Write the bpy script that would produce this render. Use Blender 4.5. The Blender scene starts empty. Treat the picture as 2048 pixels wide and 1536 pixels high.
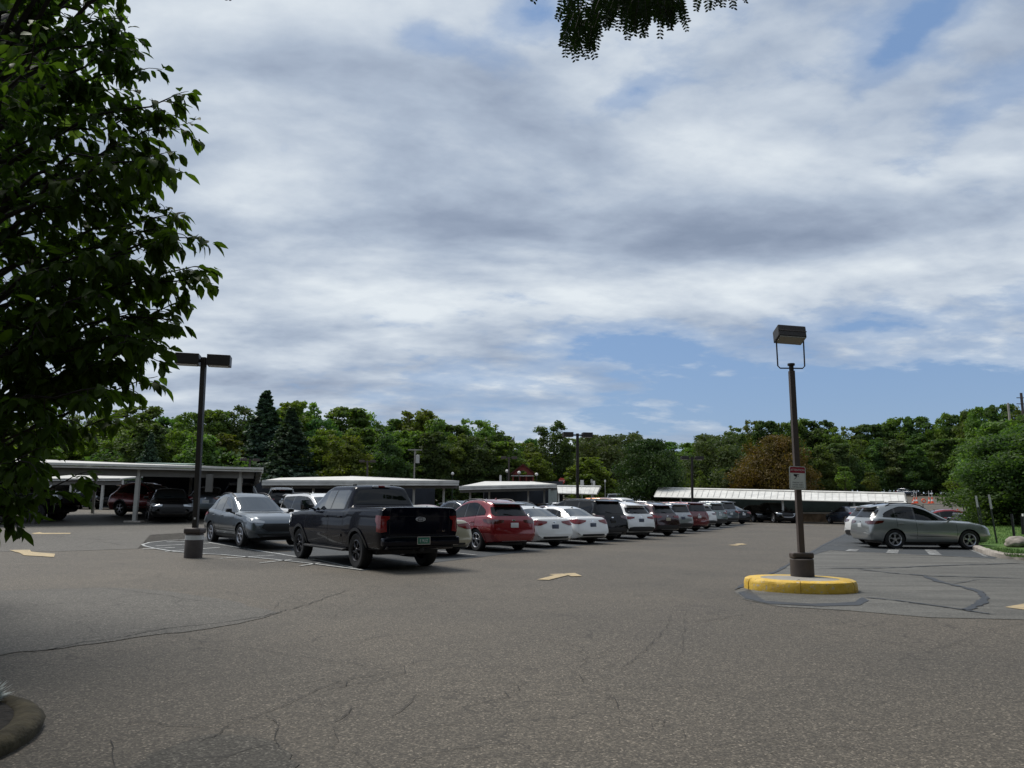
import bpy, bmesh, math, random
import numpy as np
from mathutils import Vector, Matrix
from mathutils.bvhtree import BVHTree
random.seed(7); np.random.seed(7)
SC = bpy.context.scene; COL = SC.collection
R_ = math.radians
# ------------------------------------------------------------------ camera
F = 1480.0; EYE = 1.5; PITCH = R_(9.25); ROLL = R_(0.5)
cam = bpy.data.objects.new('camera', bpy.data.cameras.new('camera')); COL.objects.link(cam)
fw = Vector((0, math.cos(PITCH), math.sin(PITCH))); rt0 = Vector((1, 0, 0)); up0 = rt0.cross(fw)
rt = rt0 * math.cos(ROLL) + up0 * math.sin(ROLL); up = up0 * math.cos(ROLL) - rt0 * math.sin(ROLL)
m3 = Matrix((rt, up, -fw)).transposed()
cam.matrix_world = Matrix.Translation((0, 0, EYE)) @ m3.to_4x4()
cam.data.sensor_width = 36; cam.data.lens = F / 2048 * 36
cam.data.clip_start = 0.05; cam.data.clip_end = 3000
SC.camera = cam
SC.view_settings.view_transform = 'Standard'; SC.view_settings.look = 'None'
SC.view_settings.exposure = 0.0; SC.view_settings.gamma = 1
# ------------------------------------------------------------------ world: sky with a broken cloud layer
SUN_EL, SUN_AZ = R_(60), R_(-48)          # azimuth measured from +Y towards +X
W = bpy.data.worlds.new('World'); SC.world = W; W.use_nodes = True
nt = W.node_tree; nt.nodes.clear()
def N(t, typ, **kw):
    n = t.nodes.new(typ)
    for k, v in kw.items(): setattr(n, k, v)
    return n
def L(t, a, b): t.links.new(a, b)
def MT(t, op, a, b=None, c=None, clamp=False):
    n = t.nodes.new('ShaderNodeMath'); n.operation = op; n.use_clamp = clamp
    for i, v in enumerate((a, b, c)):
        if v is None: continue
        if isinstance(v, (int, float)): n.inputs[i].default_value = v
        else: t.links.new(v, n.inputs[i])
    return n.outputs[0]
def RAMP(t, fac, stops, interp='LINEAR'):
    n = t.nodes.new('ShaderNodeValToRGB'); n.color_ramp.interpolation = interp
    els = n.color_ramp.elements
    while len(els) < len(stops): els.new(0.5)
    for e, (p, c) in zip(els, stops):
        e.position = p; e.color = (c, c, c, 1) if isinstance(c, (int, float)) else (*c, 1)
    t.links.new(fac, n.inputs[0]); return n.outputs[0]
def MIX(t, fac, a, b, mode='MIX'):
    n = t.nodes.new('ShaderNodeMix'); n.data_type = 'RGBA'; n.blend_type = mode
    for s, v in ((n.inputs[0], fac), (n.inputs[6], a), (n.inputs[7], b)):
        if isinstance(v, (int, float)): s.default_value = v
        elif isinstance(v, tuple): s.default_value = (*v, 1)
        else: t.links.new(v, s)
    return n.outputs[2]
def NOISE(t, vec, scale, detail=4, rough=0.55, dist=0.0):
    n = t.nodes.new('ShaderNodeTexNoise'); n.inputs['Scale'].default_value = scale
    n.inputs['Detail'].default_value = detail; n.inputs['Roughness'].default_value = rough
    n.inputs['Distortion'].default_value = dist; t.links.new(vec, n.inputs['Vector']); return n.outputs[0]
def MAPV(t, vec, loc=(0, 0, 0), rot=(0, 0, 0), scale=(1, 1, 1)):
    n = t.nodes.new('ShaderNodeMapping'); n.inputs[1].default_value = loc; n.inputs[2].default_value = rot
    n.inputs[3].default_value = scale; t.links.new(vec, n.inputs[0]); return n.outputs[0]
def raydir(px, py): return (fw + rt * ((px - 1024) / F) - up * ((py - 768) / F)).normalized()
sky = N(nt, 'ShaderNodeTexSky', sky_type='NISHITA'); sky.sun_disc = False
sky.sun_elevation = SUN_EL; sky.sun_rotation = SUN_AZ; sky.altitude = 200; sky.air_density = 1.0; sky.dust_density = 1.4; sky.ozone_density = 1.6
tc = N(nt, 'ShaderNodeTexCoord'); gen = tc.outputs['Generated']
sep = N(nt, 'ShaderNodeSeparateXYZ'); L(nt, gen, sep.inputs[0])
zc = MT(nt, 'ADD', MT(nt, 'MAXIMUM', sep.outputs[2], 0.0), 0.19)
cmb = N(nt, 'ShaderNodeCombineXYZ')
L(nt, MT(nt, 'DIVIDE', sep.outputs[0], zc), cmb.inputs[0]); L(nt, MT(nt, 'DIVIDE', sep.outputs[1], zc), cmb.inputs[1])
pl = cmb.outputs[0]
pst = MAPV(nt, pl, rot=(0, 0, R_(-38)), scale=(0.75, 1.1, 1))
n_big = NOISE(nt, pst, 1.3, 6, 0.5, 0.1)
n_mid = NOISE(nt, MAPV(nt, pl, loc=(3.1, 1.7, 0), rot=(0, 0, R_(-30)), scale=(0.85, 1.25, 1)), 2.9, 7, 0.55, 0.12)
n_fine = NOISE(nt, MAPV(nt, pl, loc=(8.1, 4.7, 0), rot=(0, 0, R_(-30)), scale=(0.9, 1.15, 1)), 8.5, 7, 0.58, 0.15)
dens = MT(nt, 'ADD', MT(nt, 'MULTIPLY', n_big, 0.30), MT(nt, 'ADD', MT(nt, 'MULTIPLY', n_mid, 0.40), MT(nt, 'MULTIPLY', n_fine, 0.30)))
def blob(px, py, rx, ry, amp, rot=0.0):
    """a soft thinning (or thickening) of the cloud layer centred on one direction of the sky"""
    d = raydir(px, py); ex = Vector((d.y, -d.x, 0)).normalized(); ey = ex.cross(d)
    c, s = math.cos(R_(rot)), math.sin(R_(rot)); ax, ay = ex * c + ey * s, ey * c - ex * s
    def dot(v):
        n = nt.nodes.new('ShaderNodeVectorMath'); n.operation = 'DOT_PRODUCT'; L(nt, gen, n.inputs[0]); n.inputs[1].default_value = v
        return n.outputs['Value']
    u = MT(nt, 'MULTIPLY', dot(ax), F / rx); v = MT(nt, 'MULTIPLY', dot(ay), F / ry)
    r2 = MT(nt, 'ADD', MT(nt, 'MULTIPLY', u, u), MT(nt, 'MULTIPLY', v, v))
    front = MT(nt, 'GREATER_THAN', dot(d), 0.0)
    return MT(nt, 'MULTIPLY', MT(nt, 'MULTIPLY', MT(nt, 'EXPONENT', MT(nt, 'MULTIPLY', r2, -1.0)), amp), front)
cov = MT(nt, 'ADD', dens, 0.135)
for b in [(1860, 30, 130, 45, -.15, 30), (1960, 215, 140, 40, -.16, 28), (1770, 130, 90, 30, -.08, 35), (1265, 190, 70, 26, -.13, 14), (1060, 30, 90, 45, -.20, 10),
          (860, 85, 110, 40, -.14, 0), (1250, 695, 170, 42, -.24, -4), (1620, 780, 420, 60, -.26, -6), (1720, 650, 240, 45, -.13, 3),
          (2010, 820, 260, 90, -.22, 0), (1350, 850, 420, 60, -.17, 0), (560, 760, 260, 40, -.04, 0), (700, 250, 420, 200, .12, 0), (1500, 430, 420, 160, .10, 12), (300, 600, 300, 200, .10, 0)]:
    cov = MT(nt, 'ADD', cov, blob(*b))
mask = RAMP(nt, cov, [(0.41, 0.0), (0.51, 0.5), (0.63, 1.0)], 'EASE')
shade = MT(nt, 'ADD', MT(nt, 'MULTIPLY', NOISE(nt, MAPV(nt, pl, loc=(1.3, 5.2, 0), rot=(0, 0, R_(-34)), scale=(0.65, 1.15, 1)), 2.0, 6, 0.52, 0.2), 0.82), MT(nt, 'MULTIPLY', n_fine, 0.18))
for b in [(640, 330, 300, 80, .05, 14), (1480, 230, 330, 70, .08, 25), (1650, 560, 420, 45, .08, 8), (1950, 730, 160, 25, .07, 8), (1000, 600, 260, 40, .05, 6), (650, 150, 520, 100, -.085, 8), (1650, 420, 380, 110, -.08, 14), (950, 420, 300, 80, -.05, 0)]:
    shade = MT(nt, 'ADD', shade, blob(*b))
ccol = RAMP(nt, shade, [(0.29, (2.5, 3.1, 4.2)), (0.37, (3.1, 3.75, 4.9)), (0.46, (4.2, 4.95, 6.1)), (0.55, (5.7, 6.4, 7.3)), (0.67, (7.7, 8.3, 8.8))])
# pale air near the horizon
hz = MT(nt, 'POWER', MT(nt, 'SUBTRACT', 1.0, MT(nt, 'MINIMUM', MT(nt, 'MULTIPLY', MT(nt, 'MAXIMUM', sep.outputs[2], 0.0), 3.0), 1.0)), 3.0)
skyc = MIX(nt, 0.60, MIX(nt, 1.0, sky.outputs[0], (0.75, 0.80, 0.85), 'MULTIPLY'), (2.5, 4.1, 7.0))
skyc = MIX(nt, MT(nt, 'MULTIPLY', hz, 0.65), skyc, (4.0, 5.0, 6.1))
fin = MIX(nt, mask, skyc, ccol)
bg = N(nt, 'ShaderNodeBackground'); bg.inputs[1].default_value = 0.1; L(nt, fin, bg.inputs[0])
wo = N(nt, 'ShaderNodeOutputWorld'); L(nt, bg.outputs[0], wo.inputs[0])
# ------------------------------------------------------------------ sun behind thin cloud
sd = bpy.data.lights.new('sun', 'SUN'); sd.energy = 3.6; sd.angle = R_(24); sd.color = (1.0, 0.95, 0.88)
sun = bpy.data.objects.new('sun', sd); COL.objects.link(sun)
sv = Vector((math.sin(SUN_AZ) * math.cos(SUN_EL), math.cos(SUN_AZ) * math.cos(SUN_EL), math.sin(SUN_EL)))
sun.rotation_euler = sv.to_track_quat('Z', 'Y').to_euler(); sun.location = (0, 0, 60)

# ------------------------------------------------------------------ terrain height and survey helpers
def sst(a, b, x):
    t = min(max((x - a) / (b - a), 0), 1); return t * t * (3 - 2 * t)
def gz(X, Y):
    u = X / max(Y, 1); z = 0.0
    if Y > 22: z += .05 * (min(Y, 42) - 22) * sst(-.15, -.40, u)
    z += .17 * sst(45, 62, Y)
    if Y > 75: z += .048 * (min(Y, 170) - 75)
    return z
def ray(px, py): return fw + rt * ((px - 1024) / F) - up * ((py - 768) / F)
def at(px, py, Y):
    d = ray(px, py); t = Y / d.y; return Vector((d.x * t, Y, EYE + d.z * t))
def gp(px, py):
    d = ray(px, py); t = 1.0
    while t < 500:
        if EYE + d.z * t <= gz(d.x * t, d.y * t): return Vector((d.x * t, d.y * t, gz(d.x * t, d.y * t)))
        t *= 1.0015
    return Vector((d.x * t, d.y * t, 0))
# ------------------------------------------------------------------ materials
MATS = {}
def pmat(name, col, rough=0.6, metal=0.0, coat=0.0, var=0.0, vscale=3.0, bump=0.0, bscale=20.0, spec=0.5):
    if name in MATS: return MATS[name]
    m = bpy.data.materials.new(name); m.use_nodes = True; t = m.node_tree; b = t.nodes['Principled BSDF']
    b.inputs['Base Color'].default_value = (*col, 1); b.inputs['Roughness'].default_value = rough
    b.inputs['Metallic'].default_value = metal; b.inputs['Coat Weight'].default_value = coat; b.inputs['Coat Roughness'].default_value = 0.03
    b.inputs['Specular IOR Level'].default_value = spec
    if var or bump:
        o = N(t, 'ShaderNodeTexCoord').outputs['Object']
        if var:
            f = NOISE(t, o, vscale, 6, 0.6)
            f = RAMP(t, f, [(0.3, 0.0), (0.7, 1.0)])
            L(t, MIX(t, f, tuple(c * (1 - var) for c in col), tuple(min(c * (1 + var), 1) for c in col)), b.inputs['Base Color'])
        if bump:
            bn = N(t, 'ShaderNodeBump'); bn.inputs['Strength'].default_value = bump; bn.inputs['Distance'].default_value = 0.02
            L(t, NOISE(t, o, bscale, 4, 0.6), bn.inputs['Height']); L(t, bn.outputs[0], b.inputs['Normal'])
    MATS[name] = m; return m
def paint(name, col, metal=0.3, rough=0.32):
    m = pmat(name, col, rough, metal, 1.0, 0.06, 1.5); return m
def glassmat(name, col, rough=0.02, spec_=0.35):
    return pmat(name, col, rough, 0.0, 0.0, spec=spec_)
BLK = pmat('black_plastic', (.007, .007, .008), .5, var=.2)
GLOSSBLK = pmat('gloss_black', (.006, .006, .007), .12, coat=.6)
RUB = pmat('tyre_rubber', (.007, .007, .0075), .75, var=.25, vscale=8)
RIM = pmat('alloy', (.42, .42, .44), .28, .9)
RIMD = pmat('dark_alloy', (.05, .05, .055), .35, .8)
CHROME = pmat('chrome', (.75, .75, .76), .12, 1.0)
GLS = glassmat('window_glass', (.004, .005, .006))
GLSL = glassmat('windscreen_glass', (.012, .018, .020), spec_=.8)
GLSR = glassmat('rear_glass', (.005, .006, .007), .16, .4)
GLSB = glassmat('side_glass', (.004, .006, .007), spec_=1.0)
for g_ in (GLSL, GLSB): g_.node_tree.nodes['Principled BSDF'].inputs['IOR'].default_value = 1.95
LAMP = pmat('headlamp_glass', (.35, .37, .39), .08, .4, 1.0)
RED = pmat('tail_lamp_red', (.17, .002, .004), .15, 0, .4)
REDD = pmat('tail_lamp_dark_red', (.06, .003, .004), .12, 0, 1.0)
PLATE = pmat('plate_white', (.60, .62, .62), .4)
PLATEG = pmat('plate_green', (.02, .14, .09), .4)
PLATEY = pmat('plate_blue', (.07, .085, .13), .4)
# ------------------------------------------------------------------ mesh builder
class MB:
    def __init__(s): s.v = []; s.f = []; s.mi = []
    def add(s, vs, fs, mi=0):
        o = len(s.v); s.v += [tuple(v) for v in vs]; s.f += [tuple(i + o for i in f) for f in fs]; s.mi += [mi] * len(fs); return s
    def box(s, c, d, rot=0.0, mi=0, M=None):
        x, y, z = (k / 2 for k in d); P = [Vector((a, b, e)) for e in (-z, z) for a, b in ((-x, -y), (x, -y), (x, y), (-x, y))]
        mm = Matrix.Translation(c) @ (M if M else Matrix.Rotation(rot, 4, 'Z'))
        return s.add([mm @ p for p in P], [(0, 3, 2, 1), (4, 5, 6, 7), (0, 1, 5, 4), (1, 2, 6, 5), (2, 3, 7, 6), (3, 0, 4, 7)], mi)
    def bbox(s, c, d, r=.02, rot=0.0, mi=0, M=None):
        """box with bevelled edges"""
        bm = bmesh.new(); bmesh.ops.create_cube(bm, size=1)
        for v in bm.verts: v.co = Vector((v.co.x * d[0], v.co.y * d[1], v.co.z * d[2]))
        bmesh.ops.bevel(bm, geom=bm.edges[:], offset=min(r, min(d) * .45), segments=2, affect='EDGES', profile=.5)
        mm = Matrix.Translation(c) @ (M if M else Matrix.Rotation(rot, 4, 'Z'))
        bm.verts.ensure_lookup_table(); bm.faces.ensure_lookup_table()
        s.add([mm @ v.co for v in bm.verts], [[v.index for v in f.verts] for f in bm.faces], mi); bm.free(); return s
    def tube(s, pts, r, n=8, mi=0, cap=True):
        pts = [Vector(p) for p in pts]; rs = r if isinstance(r, (list, tuple)) else [r] * len(pts)
        o = len(s.v); ref = None
        for i, p in enumerate(pts):
            a = (pts[min(i + 1, len(pts) - 1)] - pts[max(i - 1, 0)]).normalized()
            if ref is None: ref = a.orthogonal().normalized()
            ref = (ref - a * ref.dot(a)).normalized(); b = a.cross(ref)
            for k in range(n):
                t = 2 * math.pi * (k + .5) / n; s.v.append(tuple(p + (ref * math.cos(t) + b * math.sin(t)) * rs[i]))
        for i in range(len(pts) - 1):
            for k in range(n):
                a, b = o + i * n + k, o + i * n + (k + 1) % n; s.f.append((a, b, b + n, a + n)); s.mi.append(mi)
        if cap:
            s.f.append(tuple(o + k for k in range(n))[::-1]); s.mi.append(mi)
            e = o + (len(pts) - 1) * n; s.f.append(tuple(e + k for k in range(n))); s.mi.append(mi)
        return s
    def lathe(s, prof, n=24, M=None, mi=0):
        o = len(s.v); M = M or Matrix.Identity(4)
        for (r, z) in prof:
            for k in range(n):
                t = 2 * math.pi * k / n; s.v.append(tuple(M @ Vector((r * math.cos(t), r * math.sin(t), z))))
        for i in range(len(prof) - 1):
            for k in range(n):
                a, b = o + i * n + k, o + i * n + (k + 1) % n; s.f.append((a, b, b + n, a + n)); s.mi.append(mi)
        return s
    def prism(s, poly, M, h, mi=0):
        """2D outline extruded by h along local z"""
        n = len(poly); vs = [M @ Vector((x, y, 0)) for x, y in poly] + [M @ Vector((x, y, h)) for x, y in poly]
        return s.add(vs, [tuple(range(n))[::-1], tuple(range(n, 2 * n))] + [(i, (i + 1) % n, (i + 1) % n + n, i + n) for i in range(n)], mi)
    def build(s, name, mats, parent=None, smooth=False, angle=35, **kw):
        me = bpy.data.meshes.new(name); me.from_pydata(s.v, [], s.f); me.update()
        mats = mats if isinstance(mats, (list, tuple)) else [mats]
        for m in mats: me.materials.append(m)
        if len(mats) > 1: me.polygons.foreach_set('material_index', s.mi)
        if smooth:
            me.polygons.foreach_set('use_smooth', [True] * len(me.polygons))
            if angle: me.set_sharp_from_angle(angle=R_(angle))
        o = bpy.data.objects.new(name, me); COL.objects.link(o)
        if parent: o.parent = parent
        tag(o, **kw); return o
def tag(o, label=None, cat=None, group=None, kind=None):
    for k, v in (('label', label), ('category', cat), ('group', group), ('kind', kind)):
        if v: o[k] = v
    return o
def empty(name, loc, label, cat, group=None, rz=0.0, tilt=None):
    o = bpy.data.objects.new(name, None); COL.objects.link(o); o.location = loc; o.rotation_euler = tilt or (0, 0, rz)
    o.empty_display_size = .2; return tag(o, label, cat, group)
KIDS = {}
def copy_thing(o, parent=None):
    c = o.copy(); COL.objects.link(c)
    if parent: c.parent = parent
    for ch in list(o.children): copy_thing(ch, c)
    return c
def lerp(a, b, t): return a + (b - a) * t
# ------------------------------------------------------------------ ground materials
def asphalt(name, col, speck=1.0, patch=.12, tint=(1, 1, 1), rough=.80, streak=0.0, crack=True, spec=.3):
    m = bpy.data.materials.new(name); m.use_nodes = True; t = m.node_tree; b = t.nodes['Principled BSDF']
    o = N(t, 'ShaderNodeTexCoord').outputs['Object']
    big = RAMP(t, NOISE(t, o, .22, 6, .6, .4), [(.32, 0.), (.68, 1.)])
    c = MIX(t, big, tuple(k * (1 - patch) for k in col), tuple(k * (1 + patch) * q for k, q in zip(col, tint)))
    if streak:
        st = RAMP(t, NOISE(t, MAPV(t, o, rot=(0, 0, R_(12)), scale=(.35, 2.2, 1)), 1.0, 6, .6, .5), [(.35, 0.), (.65, 1.)])
        c = MIX(t, MT(t, 'MULTIPLY', st, streak), c, tuple(k * .55 for k in col))
    mid = NOISE(t, o, 9, 5, .65)
    c = MIX(t, MT(t, 'MULTIPLY', RAMP(t, mid, [(.35, 0.), (.65, 1.)]), .30), c, tuple(k * .62 for k in col))
    oil = RAMP(t, NOISE(t, o, 1.1, 5, .62, .3), [(.60, 0.), (.70, 1.)])
    c = MIX(t, MT(t, 'MULTIPLY', oil, .40), c, tuple(k * .45 for k in col))
    v = N(t, 'ShaderNodeTexVoronoi'); v.inputs['Scale'].default_value = 78; L(t, o, v.inputs['Vector'])
    sv_ = N(t, 'ShaderNodeSeparateColor'); L(t, v.outputs['Color'], sv_.inputs[0])
    grain = RAMP(t, sv_.outputs[0], [(0., .46), (.50, .87), (.80, 1.25), (.94, 1.7), (1., 2.8)])
    n = N(t, 'ShaderNodeMix'); n.data_type = 'RGBA'; n.blend_type = 'MULTIPLY'; n.inputs[0].default_value = speck
    L(t, c, n.inputs[6]); L(t, grain, n.inputs[7]); c = n.outputs[2]
    fine = NOISE(t, o, 150, 3, .7)
    c = MIX(t, MT(t, 'MULTIPLY', RAMP(t, fine, [(.42, 0.), (.62, 1.)]), .42 * speck), c, tuple(k * .30 for k in col))
    if crack:                                   # hairline crazing, only in worn areas
        v2 = N(t, 'ShaderNodeTexVoronoi', feature='DISTANCE_TO_EDGE'); v2.inputs['Scale'].default_value = .9
        wob = N(t, 'ShaderNodeVectorMath', operation='ADD'); L(t, o, wob.inputs[0])
        nn = N(t, 'ShaderNodeTexNoise'); nn.inputs['Scale'].default_value = 1.6; nn.inputs['Detail'].default_value = 6; L(t, o, nn.inputs['Vector'])
        L(t, nn.outputs['Color'], wob.inputs[1]); L(t, wob.outputs[0], v2.inputs['Vector'])
        edge = RAMP(t, v2.outputs['Distance'], [(0., 1.), (.013, 0.)])
        worn = RAMP(t, NOISE(t, o, .30, 3, .5), [(.46, 0.), (.56, 1.)])
        c = MIX(t, MT(t, 'MULTIPLY', MT(t, 'MULTIPLY', edge, worn), .75), c, tuple(k * .22 for k in col))
    L(t, c, b.inputs['Base Color']); b.inputs['Roughness'].default_value = rough; b.inputs['Specular IOR Level'].default_value = spec
    bn = N(t, 'ShaderNodeBump'); bn.inputs['Strength'].default_value = .35; bn.inputs['Distance'].default_value = .006
    L(t, sv_.outputs[1], bn.inputs['Height']); L(t, bn.outputs[0], b.inputs['Normal'])
    return m
A_MAIN = asphalt('asphalt_brown_grey', (.106, .094, .076), 1.0, .20, (1.0, .97, .93), rough=.75, spec=.35)
A_GREY = asphalt('asphalt_grey', (.102, .095, .082), 1.0, .16, rough=.75, spec=.35)
A_DARK = asphalt('asphalt_sealed', (.062, .068, .073), .45, .20, streak=.4, crack=False)
A_SMOOTH = asphalt('asphalt_worn_sealed', (.140, .136, .121), .6, .18, rough=.75, spec=.35, streak=.9, crack=False)
A_HATCH = asphalt('asphalt_rough_dark', (.060, .064, .066), .9, .2)
A_PATCH = asphalt('asphalt_patch', (.088, .082, .070), 1.0, .25)
def worn_paint(name, col, wear=.5, under=(.13, .12, .11)):
    m = bpy.data.materials.new(name); m.use_nodes = True; t = m.node_tree; b = t.nodes['Principled BSDF']
    o = N(t, 'ShaderNodeTexCoord').outputs['Object']
    f = MT(t, 'ADD', MT(t, 'MULTIPLY', NOISE(t, o, 5, 5, .7), .5), MT(t, 'MULTIPLY', NOISE(t, o, 45, 3, .7), .5))
    f = RAMP(t, f, [(wear - .08, 1.), (wear + .06, 0.)])
    L(t, MIX(t, f, col, under), b.inputs['Base Color']); b.inputs['Roughness'].default_value = .8; return m
WHITEP = worn_paint('white_line_paint', (.46, .47, .46), .475, (.085, .09, .095))
WHITEP2 = worn_paint('fresh_white_line_paint', (.55, .57, .55), .58, (.10, .10, .10))
YELP = worn_paint('faded_yellow_paint', (.44, .34, .19), .455, (.14, .125, .10))
TAR = pmat('tar', (.022, .024, .027), .55, var=.4, vscale=9)
CRK = pmat('crack_dark', (.028, .027, .026), .9, var=.4, vscale=9)  # dark tone of the crack strips
# ------------------------------------------------------------------ ground sheets
xs = sorted(set([-420, -300, -220, -160, -120] + list(range(-100, 131, 2)) + [145, 170, 200, 250, 320, 420]))
ys = sorted(set([-60, -30] + list(range(-10, 96, 1)) + list(range(96, 176, 3)) + [170, 185, 210, 250, 320, 420, 600]))
g = MB()
for y in ys:
    for x in xs: g.v.append((x, y, gz(x, y)))
nx = len(xs)
for j in range(len(ys) - 1):
    for i in range(nx - 1):
        a = j * nx + i; g.f.append((a, a + 1, a + 1 + nx, a + nx)); g.mi.append(0)
g.build('ground', A_MAIN, kind='structure', smooth=True, angle=None)
def sheet(name, pts, dz, mat, kind='structure', step=1.5, **kw):
    bm = bmesh.new(); vs = [bm.verts.new((p[0], p[1], 0)) for p in pts]; bm.faces.new(vs)
    bmesh.ops.triangulate(bm, faces=bm.faces[:])
    x0, x1, y0, y1 = min(p[0] for p in pts), max(p[0] for p in pts), min(p[1] for p in pts), max(p[1] for p in pts)
    def cuts(ax, a, b, st):
        k = math.ceil(a / st) * st
        while k < b:
            co = [0, 0, 0]; co[ax] = k; no = [0, 0, 0]; no[ax] = 1
            bmesh.ops.bisect_plane(bm, geom=bm.verts[:] + bm.edges[:] + bm.faces[:], plane_co=co, plane_no=no); k += st
    if y1 > 22: cuts(1, max(y0, 22), y1, step); cuts(0, x0, x1, step * 2)
    for v in bm.verts: v.co.z = gz(v.co.x, v.co.y) + dz
    bmesh.ops.recalc_face_normals(bm, faces=bm.faces[:])
    for f in bm.faces:
        if f.normal.z < 0: f.normal_flip()
    me = bpy.data.meshes.new(name); bm.to_mesh(me); bm.free(); me.materials.append(mat)
    o = bpy.data.objects.new(name, me); COL.objects.link(o); return tag(o, kind=kind, **kw)
def wig(pts, amp, n=6, seed=0, closed=False):
    """subdivide a polyline and wobble it"""
    rd = random.Random(seed); out = []; P = list(pts) + ([pts[0]] if closed else [])
    for a, b in zip(P[:-1], P[1:]):
        for k in range(n):
            t = k / n; out.append((lerp(a[0], b[0], t) + (rd.uniform(-amp, amp) if k else 0), lerp(a[1], b[1], t) + (rd.uniform(-amp, amp) if k else 0)))
    if not closed: out.append((P[-1][0], P[-1][1]))
    return out
def G(*pp): return [tuple(gp(*p)[:2]) for p in pp]
ROWD = Vector((.468, .884))                         # direction of the drive aisle
e0 = Vector(gp(724, 1142)[:2]); 
edgeA = [tuple(e0 + ROWD * k) for k in (0, 12, 24, 36, 47)]
hatch_out = G((724, 1142), (640, 1131), (540, 1119.5), (440, 1110.5), (350, 1104.5), (312, 1099), (288, 1093.5), (283, 1090), (296, 1086), (330, 1082))
# the doubled row of stalls
leftfar = [tuple(Vector(edgeA[-1]) + Vector((-14, 3))), tuple(Vector(hatch_out[-1]) + Vector((12, 26))), tuple(Vector(hatch_out[-1]) + Vector((1.2, 3.2)))]
sheet('parking_pavement', wig(edgeA, .05, 8, 1) + leftfar + hatch_out[::-1][:-1], .006, A_DARK)
sheet('hatched_pavement', G((724, 1141), (640, 1130), (540, 1118.8), (440, 1109.8), (350, 1103.8), (314, 1098.3), (292, 1093), (288, 1090), (300, 1086.5), (335, 1082.5), (418, 1086), (470, 1094), (560, 1108), (640, 1122)), .012, A_HATCH)
# right hand lot
redge = G((1468, 1184), (1500, 1166), (1560, 1140), (1600, 1117.5), (1648, 1090), (1703, 1062), (1730, 1049))
sheet('side_pavement', wig(redge, .03, 4, 2) + [(60, 62), (60, 8), (9.4, 8.9)][0:2] + G((2300, 1262), (2048, 1240), (1860, 1236), (1700, 1222), (1560, 1214), (1490, 1200)), .006, A_SMOOTH)
sheet('side_parking_pavement', G((1600, 1118), (1648, 1090), (1703, 1062), (1728, 1050), (2040, 1058), (2048, 1075), (1990, 1118), (1800, 1108), (1660, 1101)), .012, A_DARK)
# older grey paving at left
sheet('old_pavement', wig(G((-200, 1345), (0, 1312), (150, 1293), (300, 1272), (420, 1258), (520, 1238), (560, 1226), (450, 1200), (330, 1182), (200, 1176), (0, 1182), (-200, 1184)), .06, 4, 3), .006, A_GREY)
sheet('carport_lane', wig(G((-300, 1108), (0, 1104), (150, 1102), (275, 1098)), .1, 4, 5) + G((300, 1070), (430, 1062), (560, 1055), (560, 1030), (300, 1025), (0, 1025), (-500, 1030)), .006, A_GREY)
sheet('asphalt_patch', wig(G((250, 1540), (330, 1500), (420, 1470), (500, 1474), (560, 1490), (600, 1530), (500, 1600), (300, 1600)), .03, 4, 6, True), .006, A_PATCH)
sheet('tar_patch', wig(G((1476, 1186), (1500, 1180), (1530, 1203), (1620, 1209), (1710, 1205), (1725, 1196), (1738, 1202), (1720, 1212), (1640, 1214), (1540, 1209), (1490, 1198)), .02, 4, 7, True), .012, TAR)
# ---- ribbons: cracks, tar seals and painted lines
def ribbon(mb, pts, w, dz, taper=True, rd=random, mi=0):
    P = [Vector((p[0], p[1])) for p in pts]; o = len(mb.v); n = len(P)
    for i, p in enumerate(P):
        d = (P[min(i + 1, n - 1)] - P[max(i - 1, 0)]).normalized(); q = Vector((-d.y, d.x))
        k = w / 2 * ((rd.uniform(.5, 1.4) * min(1, .25 + min(i, n - 1 - i) / 3)) if taper else 1)
        for sgn in (-1, 1):
            v = p + q * k * sgn; mb.v.append((v.x, v.y, gz(v.x, v.y) + dz))
    for i in range(n - 1): a = o + 2 * i; mb.f.append((a, a + 2, a + 3, a + 1)); mb.mi.append(mi)
rd = random.Random(3)
def crk(mb, pix, w, amp, n=10, seed=0, dz=.010):
    ribbon(mb, wig(G(*pix), amp, n, seed), w, dz, True, rd)
c = MB()
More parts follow.
